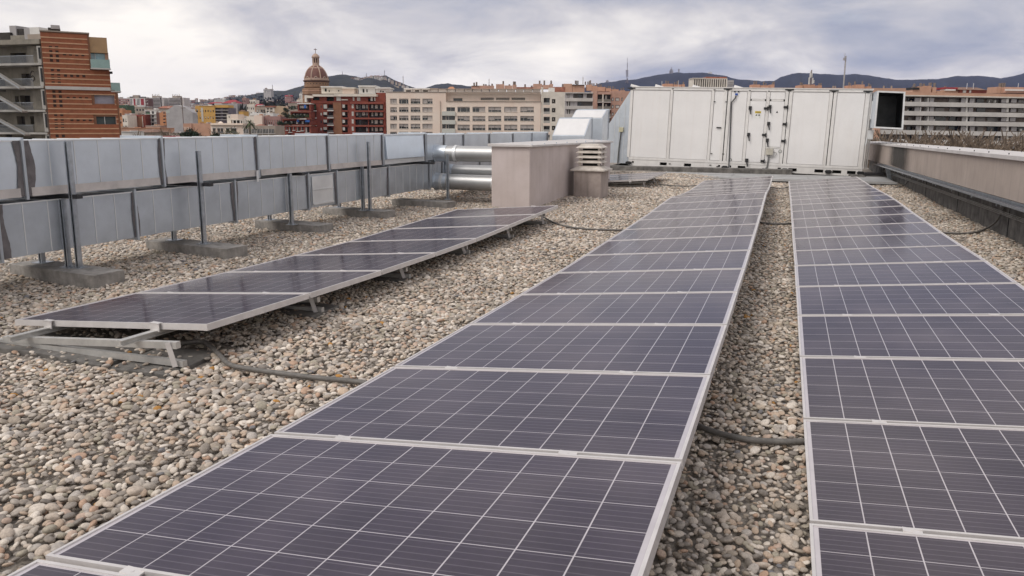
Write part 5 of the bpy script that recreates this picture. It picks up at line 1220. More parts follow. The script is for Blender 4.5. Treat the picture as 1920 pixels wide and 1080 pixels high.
# phone mast on that roof
t_ = Bld('phone_mast', 'rooftop phone mast with white panel antennas above the white unit', 'antenna mast', 1520, 300)
t_.pipe('pole', 1521, 131, 160, 0.22, M_chim, 2)
for px, a, b in ((1517.5, 145, 158), (1519.8, 134, 146), (1524, 146, 157), (1526, 150, 156), (1522.5, 137, 145)): t_.box('panel_antenna', (px-0.9, a, px+0.9, b), 1.6, 2.0, M_whitew)
t_ = Bld('lattice_mast', 'tall thin grey pole mast rising behind the white unit', 'antenna mast', 1583, 260)
t_.pipe('pole', 1583.5, 105, 170, 0.24, M_grey, 0); t_.pipe('tip', 1584, 100, 112, 0.10, M_grey, 0); t_.box('antenna_head', (1582.4, 108, 1585.4, 113), -0.3, 0.3, M_grey)
B = Bld('apartment_block', 'pale banded apartment block with a tiled roof, seen small above the white unit', 'building', 1300, 480)
hol = [(1301.5+k*4.1, 148.5, 1303.8+k*4.1, 163) for k in range(15)]
B.block('wall', 1300, 147, 1364, M_creamw, 12, holes=hol, hd=0.8)
for h in hol: B.pane(h, 0, mat=M_darkrec, y=0.82, name='window_bay')
B.box('tiled_roof', (1324, 144, 1363, 146.9), 2, 10, M_tile); B.box('roof_edge', (1299, 146, 1323.5, 147.2), -0.5, 10, M_creamw)
B = Bld('apartment_block', 'grey stepped block right of the pale banded one, mostly hidden', 'building', 1364, 500)
B.block('wall', 1365, 150, 1376, M_grey, 12); B.box('band', (1365, 153, 1376, 154), -0.4, 0, M_band); B.box('band', (1365, 157, 1376, 158), -0.4, 0, M_band)

# --- big balcony block on the right
B = Bld('apartment_block', 'broad apartment block with long white balcony bands behind the bare trees', 'building', 1640, 200, 2.0, tilt=0.012)
rows = [(183.3, 192.6), (200.9, 210.0), (218.3, 227.6), (235.8, 245.8), (254, 263), (271, 280)]
B.block('wall', 1638, 181.4, 1990, M_greyp, 14, holes=[(1639, a, 1989, b) for a, b in rows], hd=1.8)
M_bal = surf('balcony_back_wall', (0.27, 0.215, 0.185), 0.85, 0, 0.15, 0.3)
for i, (a, b) in enumerate(rows):
    B.pane((1639, a, 1989, b), 0, mat=M_bal, y=1.82, name='recess')
    B.box('balcony_band', (1637, b, 1992, b+8.2), -0.7, 0.0, M_band)
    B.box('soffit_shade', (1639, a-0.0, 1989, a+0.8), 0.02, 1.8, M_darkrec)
    for x0, x1 in ((1716, 1725), (1742.5, 1750.5), (1802.5, 1811), (1817.5, 1826), (1878, 1887), (1895, 1905), (1960, 1968)):
        d_ = rc.uniform(-1.5, 1.5); B.box('grey_screen', (x0+d_, a, x1+d_, b), 0.15, 0.3, M_grey)
    for x0, x1 in ((1725.3, 1727), (1739.5, 1741.5), (1811.3, 1814.5), (1887.4, 1891.5), (1690, 1691.3)): B.box('white_divider', (x0, a, x1, b), 0.0, 1.8, M_whitew)
    for x0, x1 in ((1700, 1714), (1752, 1775), (1778, 1799), (1830, 1848), (1850, 1874), (1907, 1925), (1645, 1665), (1670, 1685)):
        if rc.random() < 0.85: B.box('glazed_door', (x0+rc.uniform(0, 3), a+1.2, x1-rc.uniform(0, 5), b), 1.55, 1.8, M_glass if rc.random() < 0.55 else surf('curtained_glass', (0.35, 0.32, 0.30), 0.4))
    for k in range(3):
        x = rc.uniform(1700, 1915); B.box('balcony_clutter', (x, b-4.5, x+rc.uniform(1.5, 3.5), b), 0.5, 1.1, rc.choice([M_whitew, M_dark, M_shutw, M_tan]))
B.box('terracotta_parapet', (1638, 174.6, 1992, 179.8), -0.3, 3, M_terra); B.box('cornice', (1637, 179.9, 1992, 182.0), -0.8, 0.6, M_creamw)
chimneys(B, [(1724, 1734, 162.5, 174.5, [(1714.3, 157), (1726, 156)]), (1734.2, 1746, 161, 174.5, [(1732, 157), (1743.2, 155), (1745, 155)]), (1749, 1755.5, 163.5, 174.5, [(1752, 155.5)]), (1711, 1724, 168, 174.5, [(1713, 160)]), (1769, 1798, 169.5, 174.5, [(1772, 161.5), (1796.5, 163.5)]),
             (1869, 1876.5, 162.8, 174.5, [(1874.5, 156)]), (1877, 1886, 164, 174.5, [(1879, 155.5), (1883, 155.5)]), (1757, 1768, 171.5, 174.5, [])], M_terra, 6)
B.box('dark_roof', (1772, 163.8, 1796, 167), 5.5, 11, M_crimson); B.box('white_roof_house', (1773, 167.2, 1792, 170), 5.5, 8, M_whitew); B.box('dark_slope', (1712, 164, 1724, 168), 5.6, 9, M_dark)
B.block('roof_house', 1801, 168.5, 1850, M_redbr, 5, y1=174.5, y=5); B.box('roof_window', (1806, 169, 1811.5, 173.8), 4.8, 5, M_shutw); B.box('roof_window', (1818, 169, 1821, 173.8), 4.8, 5, M_shutw)
B.ridge('hip_roof', (1799, 162.6, 1852, 168.5), 4.5, 11, M_tileb, 0.10); B.block('roof_house', 1886.3, 164, 1992, M_pinkt, 6, y1=174.5, y=5); B.box('pale_band', (1886, 168, 1992, 171), 4.6, 5, M_whitew)
for px in (1813, 1909, 1825): B.pipe('antenna', px, 156, 168, 0.07, M_galv_w, 6)
B.block('brick_end', 1641, 240, 1650.5, M_terra, 3, y=-0.9)

# --- bare trees in the street behind the parapet
BTH = []
def bare_tree(seed, H, spread):
    r = random.Random(seed); tr = MB(); tw = MB()
    def grow(mb, p, d, ln, rad, lev):
        q = p+d*ln; mid = p+d*ln*0.5+Vector((r.uniform(-1, 1), r.uniform(-1, 1), 0))*ln*0.05
        rad = max(rad, 0.032); (tr if lev < 2 else tw).tube([p, mid, q], [rad, rad*0.85, rad*0.7], 5 if lev < 2 else 3, caps=False)
        if lev >= 6: return
        for k in range(3 if lev else 5):
            nd = (d+Vector((r.uniform(-1, 1), r.uniform(-1, 1), r.uniform(-0.45, 0.55)))*(0.8 if lev else 0.8)).normalized()
            grow(mb, p+d*ln*r.uniform(0.55, 1.0), nd, ln*r.uniform(0.58, 0.8), rad*0.56, lev+1)
    grow(tr, Vector((0, 0, 0)), Vector((0, 0, 1)), H*0.34, 0.22, 0)
    BTH.append(max(v_[2] for v_ in tw.v)); return tr.mesh('trunk', M_bark), tw.mesh('crown', M_twig)
BT = [bare_tree(s_, 12, 4) for s_ in (1, 2, 3)]
def tree_at(name, label, cat, px, ytop, D, parts, H, group, dz=0.0):
    f_ = far_face(px, D); top = f_.uv(px, ytop)[1]; sc = top/H
    t_ = thing(name, label, cat, loc=f_.o, rz=rc.uniform(0, 6), group=group); t_.scale = (sc*0.9, sc*0.9, sc)
    for nm, me_ in parts: link(nm, me_, t_)
    return t_
k = 0
for px, yt, D in ((1652, 245, 66), (1683, 242, 72), (1717, 246, 68), (1752, 241, 75), (1786, 247, 66), (1818, 243, 74), (1852, 248, 68), (1884, 244, 72), (1917, 250, 66), (1948, 247, 72)):
    pm = BT[k % 3]; tree_at('bare_tree', f"leafless street tree beyond the parapet, {ORD[k]} from the outlet duct", 'tree', px, yt, D, (('trunk', pm[0]), ('crown', pm[1])), BTH[BT.index(pm)], 'bare trees behind the parapet'); k += 1
k = 0
for px, yt, D in ((1640, 247, 88), (1668, 241, 90), (1700, 243, 86), (1733, 241, 92), (1770, 243, 88), (1803, 241, 90), (1836, 244, 88), (1868, 242, 92), (1900, 244, 88), (1933, 243, 90)):
    pm = BT[(k+1) % 3]; tree_at('bare_tree', f"leafless tree in the farther row beyond the parapet, {ORD[k]} from the outlet duct", 'tree', px, yt, D, (('trunk', pm[0]), ('crown', pm[1])), BTH[BT.index(pm)], 'bare trees behind the parapet'); k += 1
k = 0
for px, yt, D in ((300, 240, 150), (318, 238, 158), (330, 240, 150), (352, 243, 160), (386, 242, 150)):
    pm = BT[k % 3]; tree_at('bare_tree', f"pale leafless tree above the duct at the left, {ORD[k]} from the striped block", 'tree', px, yt, D, (('trunk', pm[0]), ('crown', pm[1])), BTH[BT.index(pm)], 'bare trees left of the dome'); k += 1
def leafy(label, px, ytop, D, wpx, hpx, mat, seed, n_=900, cat='tree', name='evergreen_tree'):
    f_ = far_face(px, D); top = f_.uv(px, ytop)[1]; rx = wpx/2*D/F_PX; rz_ = hpx/2*D/F_PX
    t_ = thing(name, label, cat, loc=f_.o); m = MB(); m.tube([(0, 0, 0), (0.1, 0, top-rz_*1.6), (0, 0, top-rz_)], [0.3, 0.22, 0.08], 8); m.build('trunk', M_bark, t_)
    o = link('crown', foliage_mesh(seed, n_, rx, rx, rz_, max(0.16, rx*0.075), mat, 'crown'), t_, (0, 0, top-rz_))
leafy('round dark green tree rising just above the duct', 357, 243.5, 120, 40, 42, M_leafd, 3, 2600)
leafy('small dark evergreen below the ornate cream house', 404, 249, 110, 17, 22, M_leafd, 4, 900)
leafy('olive green tree in front of the cream house', 431, 239, 180, 34, 34, M_leafm, 5, 700)
# palm
f_ = far_face(468, 190); t_ = thing('palm_tree', 'palm with a shaggy green head beside the grey classroom block', 'palm tree', loc=f_.o); top = f_.uv(468, 231)[1]
m = MB(); m.tube([(0, 0, 0), (0.2, 0, top*0.5), (0, 0, top)], [0.35, 0.3, 0.28], 8); m.build('trunk', M_bark, t_)
m = MB(); r_ = random.Random(4)
for k in range(46):
    an = r_.uniform(0, 6.283); el = r_.uniform(-0.5, 1.1); ln = r_.uniform(1.6, 2.5); p = Vector((0, 0, top)); d = Vector((math.cos(an)*math.cos(el), math.sin(an)*math.cos(el), math.sin(el)))
    s_ = Vector((-math.sin(an), math.cos(an), 0))*0.13; pts = []
    for j in range(5):
        t0 = j/4; pts.append(p+d*ln*t0+Vector((0, 0, -1.1*t0*t0)))
    for a, b in zip(pts, pts[1:]): m.quad(a-s_, a+s_, b+s_*0.7, b-s_*0.7)
m.build('frond_head', M_leafm, t_)

# --- mid-distance houses, hand placed
def house(label, x0, x1, yt, D, mat, depth=7, rows=0, cols=0, roof=None, rmat=None, theta=0.0, win=(0.55, 0.5), wmat=None, clutter=2, name='house', ybot=None, roofh=3.0, hip=0.15):
    b = Bld(name, label, 'building', (x0+x1)/2, D, theta)
    hol = []
    yb = ybot or 262
    if rows and cols:
        fh = 3.1/D*F_PX; fw_ = (x1-x0)/cols
        for i in range(rows):
            for j in range(cols):
                cy = yt+fh*(i+0.72); cx = x0+fw_*(j+0.5)
                if cy+fh*0.3 < 268: hol.append((cx-fw_*win[0]/2, cy-fh*win[1]/2, cx+fw_*win[0]/2, cy+fh*win[1]/2))
    b.block('wall', x0, yt, x1, MZ[mat], depth, holes=hol, hd=0.3)
    for h in hol: b.pane(h, rc.choice([0, 0, 0.4, 0.7, 1.0]) if wmat is None else 0, mat=wmat, smat=M_shutw, y=0.31)
    if roof == 'gable' or roof == 'hip': b.ridge('roof', (x0-1, yt-roofh, x1+1, yt), -0.4, depth+0.4, MZ[rmat or 'tile'], hip if roof == 'hip' else 0.0)
    elif roof == 'flat': b.box('roof_edge', (x0-0.4, yt-0.7, x1+0.4, yt), -0.2, depth, MZ[rmat or 'band'])
    for k in range(clutter):
        xx = rc.uniform(x0+2, x1-4); b.box('roof_hut', (xx, yt-rc.uniform(1.5, 3.5), xx+rc.uniform(2, 5), yt), 2, 5, rc.choice([M_whitew, M_tan, M_terra, M_greyp]))
    return b
house('long low brown block at the far left of the distant skyline', 214, 243, 185, 900, 'mauve', 12, 4, 7, 'flat', clutter=3)
b = house('distant block with crimson and white vertical stripes', 243, 271.5, 184, 800, 'white', 12, 0, 0, 'flat', clutter=0)
for a, c in ((250.5, 253.5), (264, 269.5)): b.box('crimson_panel', (a, 185, c, 197), -0.3, 0, MZ['crimson'])
for a, c in ((244, 248), (256.5, 262)):
    for i in range(6): b.box('window', (a, 185.5+i*2, c, 186.6+i*2), -0.05, 0, M_darkrec)
for a, c, d in ((243, 252, 181), (249, 260, 178.3), (261, 271, 181.2)): b.box('roof_plant', (a, d, c, 184), 2, 6, M_darkrec if a != 249 else M_tan)
house('narrow dark slab between the striped block and the grey offices', 272, 278, 185, 780, 'dkbrown', 10, 5, 2)
for x0, lab in ((278, 'left one of two twin grey office blocks with banded windows'), (316, 'right one of two twin grey office blocks with banded windows')):
    b = house(lab, x0, x0+28.5, 183, 850, 'greyp', 16)
    for i in range(7): b.box('window_band', (x0+1, 184.8+i*2.6, x0+22, 186.1+i*2.6), -0.15, 0, M_darkrec)
    b.box('stair_shaft', (x0+23, 183.4, x0+25, 203), -0.2, 0, M_darkrec); b.box('roof_plant', (x0+7, 180, x0+21, 183), 2, 8, M_tan)
    for k in range(5): b.pipe('roof_antenna', x0+8+k*3, 176.5+k % 2, 181, 0.35, M_tan, 3)
house('flat-roofed pale house under the striped far block', 238, 271, 200, 520, 'tan', 12, 3, 6, 'flat', 'white')
house('dark green shuttered building next to the striped brick block', 221, 238, 197, 400, 'green', 8, 3, 3)
house('narrow orange facade right beside the striped brick block', 219, 229, 206, 330, 'orange', 8, 4, 2)
house('narrow pale facade with green blinds beside the orange one', 229, 238.5, 216, 320, 'pale', 8, 3, 2)
b = house('brick-red building with a beige balcony bay', 238, 272, 215, 330, 'red', 9)
for yy in (220, 231): b.box('balcony_bay', (244.5, yy, 255, yy+6.5), -0.8, 0, M_creamw); b.box('door', (248, yy-3.5, 251.5, yy), -0.06, 0, M_darkrec); b.box('recess', (245, yy-4.5, 254.5, yy), -0.03, 0, M_tan)
b.box('red_awning', (247, 217, 256, 219), -1.0, 0, MZ['crimson']); b.box('brown_panel', (257, 219, 266.5, 237), -0.1, 0, M_brownbr); b.box('pilaster', (266.8, 218, 267.8, 238), -0.2, 0, M_creamw)
b = house('white building with green-shaded balconies left of the orange curved one', 271, 292.5, 206, 335, 'white', 9, 0, 0, 'flat')
for i in range(4):
    yy = 208.5+i*7.2; b.box('balcony_recess', (272.5, yy, 281, yy+5.2), -0.04, 0, M_darkrec); b.box('green_awning', (274, yy+2.5, 279.5, yy+5), -0.6, -0.05, surf('awning_green', (0.10, 0.20, 0.12), 0.8)); b.box('balcony_recess', (284.5, yy, 288.5, yy+4.8), -0.04, 0, M_darkrec); b.box('slab', (272, yy+5.3, 292, yy+6), -0.7, 0, M_whitew)
house('narrow dark red facade beside the orange curved one', 292.8, 298.4, 211, 330, 'dkbrown', 8)
b = house('orange building with small stacked balconies', 298.6, 310, 211, 325, 'orange', 8)
for i in range(4): b.box('balcony', (305, 213+i*6, 311.5, 216+i*6), -0.9, 0, M_orange); b.box('window', (306, 210.6+i*6, 309.5, 213+i*6), -0.04, 0, M_darkrec)
b = Bld('house', 'big blank pale grey gable wall above the bare trees', 'building', 335, 300)
u0, u1, wlo, _ = b.R(310.5, 207, 360, 262); 
pts = [b.f.uv(*q) for q in ((311, 208), (322, 200.5), (329, 196.5), (345, 200), (360.5, 211))]
m = MB(); m.prism([(pts[0][0], 0)]+pts+[(pts[-1][0], 0)][::1], 'y', 0, 5); m.build('gable_wall', M_grey, b.t); b.box('paler_patch', (310.8, 207, 318, 212), -0.05, 0, surf('mint_patch', (0.46, 0.48, 0.44), 0.8))
b = Bld('floodlight_pole', 'tall floodlight pole in front of the blank grey gable', 'lamp post', 343, 270); b.pipe('pole', 343.3, 182, 262, 0.16, M_chim, 0); b.box('crossbar', (338.5, 202, 347, 203), -0.3, 0.3, M_chim)
house('low tiled roofs to the left behind the blank grey gable', 296, 326, 203, 380, 'tan', 12, 0, 0, 'gable', 'tile', roofh=5)
house('dark brick building between the grey gable and the yellow one', 360.5, 372.5, 210, 380, 'dkbrown', 9, 2, 3)
b = house('mustard yellow apartment house with white windows', 373, 402.3, 199, 340, 'yellow', 10, 3, 6, 'flat', 'yellow', win=(0.42, 0.34))
b.box('white_stair_windows', (377.5, 202, 381, 228), -0.08, 0, M_shutw)
house('lower yellow annex with a stepped roof', 366, 372.8, 198.5, 345, 'yellow', 8, 2, 1)
b = house('slate-coloured balcony side of the yellow apartment house', 402.5, 429, 202, 341, 'purple', 9)
b.box('yellow_fascia', (402.4, 197, 428, 201.8), -0.8, 6, M_yellow)
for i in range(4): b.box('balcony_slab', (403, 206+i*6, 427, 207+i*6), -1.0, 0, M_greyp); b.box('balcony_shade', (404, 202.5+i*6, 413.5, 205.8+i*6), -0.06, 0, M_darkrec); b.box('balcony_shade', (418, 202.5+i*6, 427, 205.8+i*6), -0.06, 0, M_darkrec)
b = house('pale grey warehouse with a crimson hipped roof', 427.5, 445, 194, 420, 'grey', 14, 0, 0)
b2 = Bld('house', 'broad hall under a bright crimson hipped roof', 'building', 428, 460); b2.block('wall', 402, 193.5, 444, M_greyp, 14); b2.ridge('roof', (415, 186.5, 443, 193.5), -0.5, 14, M_crimson, 0.3); b2.ridge('roof', (387, 191, 414, 194), 1, 12, MZ['crimson'], 0.2)
house('long pale flat-roofed hall behind the crimson roof', 401, 421, 186.5, 560, 'greyp', 14)
b = house('terracotta garden wall block above the duct', 343.5, 395, 231.5, 230, 'terra', 5)
for k in range(4): b.box('slit_window', (345.5+k*2.6, 238, 346.3+k*2.6, 244), -0.05, 0, M_creamw)
b.box('pilaster', (356.5, 231, 359.5, 262), -0.4, 0, M_pinkt)
b = house('ornate cream house with tall balconied windows', 394.5, 455, 231, 220, 'cream', 9)
for a, c in ((399, 404), (408, 412.5), (413.8, 418.2), (424, 430), (433, 443)):
    h = (a, 240.5, c, 249.5); o = b.box('window', h, -0.06, 0, M_darkrec); b.box('surround', (a-0.8, 239.3, c+0.8, 240.4), -0.2, 0, M_whitew, parent=o); b.box('balcony_rail', (a-0.6, 246.5, c+0.6, 249.6), -0.4, -0.35, M_rail, parent=o)
b.box('cornice', (394, 234, 456, 235.4), -0.5, 0, M_tan); b.ridge('pediment', (408, 227.5, 417, 231), 0, 1, M_cream, 0.35)
b.block('roof_tower', 425.5, 214.5, 433, M_creamw, 5, y1=231, y=1); b.block('roof_tower', 433.2, 214, 446, M_cream, 5, y1=224.5, y=0.8); b.box('porch_roof', (434, 223.5, 452, 225.5), 0.5, 5, M_creamw)
for a in (436, 442.5, 449.5): b.box('porch_column', (a, 225.5, a+1.3, 231.2), 0.6, 0.9, M_whitew)
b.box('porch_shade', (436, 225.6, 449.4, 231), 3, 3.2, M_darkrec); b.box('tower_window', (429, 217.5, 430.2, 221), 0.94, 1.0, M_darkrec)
b = house('grey-brown classroom block with a row of wide windows', 455.5, 516, 235.5, 215, 'tan', 9)
for k in range(5):
    a = 458+k*11.6; h = (a, 242, a+9.6, 249.5); o = b.box('window', h, -0.05, 0, M_glass)
    for j in range(3): b.box('glazing_bar', (a+1.6+j*2.8, 242, a+2.3+j*2.8, 249.5), -0.12, -0.06, M_band, parent=o)
    b.box('pilaster', (a-1.6, 240, a-0.6, 256), -0.15, 0, M_band)
b.box('sill_band', (456, 250, 516, 251), -0.2, 0, M_band); b.ridge('roof', (478, 232.7, 491, 235.3), 0, 4, M_tile, 0.4)
house('pale pink block stepping up behind the classroom block', 476, 491, 216.5, 260, 'cream', 8, 0, 0); house('low rose house with slit windows left of the pink block', 462, 476, 218, 270, 'pale', 8, 2, 5, win=(0.35, 0.5))
house('white roofed house with bulky white parapets', 469, 494.5, 212, 300, 'white', 9); house('white parapet house next to the curved beige wall', 498, 512, 212.5, 300, 'white', 8)
house('mauve flat-roofed block left of the stepped brick wing', 492, 526, 218, 262, 'mauve', 9, 1, 9, win=(0.35, 0.6))
b = Bld('house', 'beige building with a rounded blank end wall', 'building', 522, 330); pts = [b.f.uv(*q) for q in ((514.5, 204), (517, 200), (521.5, 198.5), (527, 198.8), (531, 202))]
m = MB(); m.prism([(pts[0][0], 0)]+pts+[(pts[-1][0], 0)], 'y', 0, 10); m.build('rounded_wall', wallm('beige_wall', (0.50, 0.37, 0.25)), b.t); b.block('wall', 498, 201, 514.4, M_creamw, 9, holes=[(500, 203, 504, 205.5), (506, 203, 511, 205.5), (500, 207.5, 504, 211), (506, 207.5, 511, 211)], hd=0.6); b.box('roof', (497, 198.5, 516, 201), -0.5, 9, M_tile)
for h in ((500, 203, 504, 205.5), (506, 203, 511, 205.5), (500, 207.5, 504, 211), (506, 207.5, 511, 211)): b.pane(h, 0, y=0.62, mat=M_darkrec)
house('brown balconied house under a small crimson roof', 480, 497.5, 199.5, 340, 'tan', 9, 2, 4, 'flat', 'tileb', win=(0.7, 0.5)); house('small house with a crimson roof at mid distance', 478, 488, 199, 400, 'terra', 7, 0, 0, 'gable', 'crimson', roofh=4.5)
house('slim dark pink tower on the slope', 453.5, 461, 184, 520, 'mauve', 7, 6, 2, win=(0.5, 0.4)); house('pale square house right of the slim pink tower', 462.5, 477, 195.5, 420, 'pale', 9, 3, 4); house('tall off-white slab high on the slope', 464, 479, 187, 640, 'pale', 9, 3, 5)
house('yellowish cottage left of the white parapets', 447.5, 456, 208.5, 330, 'yellow', 7, 1, 2, 'flat', 'tan'); house('cream house with long window ledges', 446.5, 468, 219.5, 290, 'pale', 8, 1, 5, 'flat', 'white')
house('white villa with two gables behind the mustard house', 362, 374, 203, 430, 'white', 8, 2, 3, 'gable', 'tileb', roofh=2.5)
house('long low orange-tan roof left of the bare trees', 221, 300, 240.5, 210, 'terra', 9, 0, 0, 'flat', 'orange'); house('brown hipped roof in front of the orange-tan one', 243, 284, 248, 170, 'tan', 9, 0, 0, 'hip', 'tileb', roofh=6, hip=0.35)
house('low white workshop with a crimson roof edge close above the duct', 222, 318, 256.5, 130, 'white', 8, 0, 0, 'flat', 'crimson', ybot=262)
house('small white hut left of the brown hipped roof', 225, 247, 247, 150, 'white', 5, 1, 3, 'flat', 'white', win=(0.4, 0.5)); house('tan porch block under the bare trees', 318, 342, 250, 150, 'pale', 5, 1, 4, 'flat', 'tan', win=(0.6, 0.8))
house('low terrace of pale roofs between orange and grey gables', 273, 300, 236.5, 300, 'pink', 7, 0, 0, 'flat', 'pale'); house('dark red house left of the yellow annex', 345, 361, 213, 420, 'dkbrown', 7, 1, 3)
house('small white house by the foot of the dome', 561, 570.5, 175.5, 500, 'white', 7, 2, 2)
house('crimson-tiled flats behind the stepped brick wing', 540, 559, 192.5, 330, 'tan', 8, 2, 5, 'flat', 'crimson', win=(0.6, 0.5)); house('olive roof flats beside the stepped brick wing', 556, 570, 187, 420, 'pale', 8, 1, 4)
house('ochre flats behind the curved beige wall', 530, 545, 200, 360, 'tan', 8, 2, 4, 'flat', 'red')
b = house('pink manor on the hillside', 534, 545, 180.5, 1200, 'mauve', 14, 1, 4, 'gable', 'crimson', roofh=2.5); b = house('big pale hilltop building near a thin mast', 494, 508, 167.5, 1900, 'greyp', 20, 3, 6, 'flat', 'band')
for lab, px, a, c, D in (('thin mast beside the hilltop building', 511, 160, 172, 1900), ('thin mast above the cream block at the foot of the hill', 756, 143, 172, 420), ('faint antenna on the first hump of the near hill', 642, 135, 142, 2500), ('faint antenna beside the hilltop hamlet', 687, 138.5, 147, 2500), ('faint antenna on the last hump of the near hill', 721, 133, 142, 2500), ('thin rooftop antenna over the terracotta flues', 1093, 145, 158, 330), ('thin antenna above the roof pods', 917, 149, 162, 250)):
    t_ = Bld('antenna_mast', lab, 'antenna', px, D); t_.pipe('pole', px, a, c, max(0.07, 0.00045*D), M_grey, 0); t_.pipe('tip', px, a-1.5, a, max(0.04, 0.00025*D), M_grey, 0)

# --- hills
def hills(name, prof, D, rise, mat, seed, bump_px):
    """a real ridge: ground rises from the plain towards the skyline D metres out and falls away behind it"""
    r = np.random.default_rng(seed); pxs = np.arange(prof[0][0], prof[-1][0]+0.1, 4.0 if D < 3500 else 3.0); ys_ = np.interp(pxs, [p[0] for p in prof], [p[1] for p in prof])
    k1 = np.convolve(r.normal(size=len(pxs)+8), np.ones(3)/3, 'same')[4:-4]; n_ = 26; m = MB(); ncol = len(pxs)
    ph = r.uniform(0, 6.28, 6)
    for j in range(n_+8):
        t = j/(n_-1)
        for i, px in enumerate(pxs):
            d = ray(px, ys_[i]); hd = Vector((d.x, d.y, 0)).dot(HF); dist = D*(rise+(1-rise)*t); top = d.z/hd*D
            a = min(1.0, t); sh = 3*a*a-2*a**3; sh = 0.55*sh+0.45*a
            fold = 0.06*math.sin(px*0.03+ph[0]+t*3)+0.05*math.sin(px*0.071+ph[1]-t*5)+0.025*math.sin(px*0.16+ph[2]+t*9)
            h = sh*(1+fold*4*(1-a)*a) if t <= 1 else 1-(t-1)*2.2
            z = (STREET-1)+(top-(STREET-1))*h + (k1[i]*bump_px*D/F_PX if 0.95 < t <= 1.03 else 0) + r.normal()*bump_px*0.25*D/F_PX*(t > .15)
            x, y = d.x/hd*dist, d.y/hd*dist; m.v.append((x, y, z))
    for j in range(n_+7):
        for i in range(ncol-1):
            a = j*ncol+i; m.f.append((a, a+1, a+ncol+1, a+ncol)); m.m.append(0)
    o = m.build(name, mat, smooth=True); tag(o, kind='structure'); return o
M_hillg = surf('near_hill_woods', (0.028, 0.031, 0.026), 0.95, 0, 0.3, 0.02, color2=(0.012, 0.015, 0.013), detail=12); M_hillb = surf('far_hill_woods', (0.018, 0.020, 0.020), 0.95, 0, 0.3, 0.006, color2=(0.010, 0.012, 0.013), detail=12)
hills('hill_near', [(300, 196), (395, 190), (450, 182), (480, 175.5), (515, 170.5), (535, 170.5), (552, 165), (569, 160.5), (596, 150), (622, 143.5), (635, 141), (648, 140), (664, 142), (676, 145.5), (690, 144), (701, 142), (712, 143), (723, 141), (737, 148.5), (763, 160), (777, 164), (800, 170), (840, 180), (900, 195)], 2500, 0.5, M_hillg, 5, 0.45)
hills('hill_middle', [(740, 186), (780, 171), (797, 165.5), (816, 158.5), (840, 156), (856, 159), (885, 161.5), (905, 166), (940, 172), (1000, 180)], 3000, 0.6, M_hillg, 8, 0.45)
hills('hill_far', [(1010, 182), (1060, 168), (1100, 163), (1115, 160), (1127, 155), (1144, 153.4), (1168, 151.7), (1192, 149), (1205, 145.7), (1229, 141), (1253, 137.5), (1270, 135.6), (1282, 137.3), (1301, 136.8), (1320, 136), (1342, 139.7), (1361, 144), (1385, 149), (1404, 150), (1430, 152), (1452, 151.7), (1464, 144.5), (1484, 138.5), (1498, 136.6), (1537, 138), (1573, 140.4), (1609, 139.7), (1633, 142), (1657, 146.2), (1681, 149.3), (1710, 149.3), (1750, 148.3), (1787, 145), (1833, 141.7), (1863, 144.5), (1877, 146.7), (1900, 142.7), (1920, 137.3), (1960, 133), (2040, 130), (2300, 140)], 5200, 0.62, M_hillb, 9, 0.35)
# things on the far ridge
def ridge_thing(name, label, cat, px, D=5150): return Bld(name, label, cat, px, D)
t_ = ridge_thing('hilltop_church', 'tiny silhouette of a spired church on the far ridge', 'church', 1259)
for a, c, d in ((1255.5, 1262.5, 132), (1257, 1261, 129.5)): t_.box('nave' if d > 131 else 'tower', (a, d, c, 138), 0, 12, M_grey)
t_.pipe('spire', 1259, 126, 131, 2.2, M_grey, 5)
t_ = ridge_thing('water_tower', 'small tower standing right of the ridge church', 'tower', 1273); t_.box('shaft', (1272, 131, 1274, 138), 0, 6, M_grey); t_.box('head', (1271.6, 129.5, 1274.4, 132), -1, 7, M_grey)
t_ = ridge_thing('hilltop_house', 'pale building on the crest right of the ridge church', 'building', 1332); t_.box('wall', (1328, 135, 1335, 139), 0, 12, M_whitew)
t_ = ridge_thing('hilltop_house', 'small dome-like building low on the left shoulder of the far ridge', 'building', 1139); t_.box('wall', (1136.5, 151, 1141.5, 155), 0, 12, M_grey); t_.box('turret', (1138, 149.8, 1140, 151.2), 2, 8, M_grey)
t_ = ridge_thing('telecom_tower', 'slender telecommunications tower on the far ridge, with a segmented platform body', 'telecom tower', 1176, 4700)
t_.pipe('lower_mast', 1175.5, 147, 215, 3.2, M_chim, 0); t_.pipe('upper_mast', 1176, 118, 148, 2.4, M_grey, 0); t_.pipe('needle', 1176.3, 108, 120, 1.2, M_grey, 0)
for k in range(5): t_.box('platform', (1173.7+0.2*k % 1, 131.2+k*2.6, 1178.2, 133.2+k*2.6), -7, 7, M_grey)
for s_ in (-1, 1):
    u, w = t_.f.uv(1176, 147); u2, w2 = t_.f.uv(1176+s_*9, 172); MB().tube([(u, 0, w), (u2, 0, w2)], 1.6, 5).build('guy_cable', M_chim, t_.t)
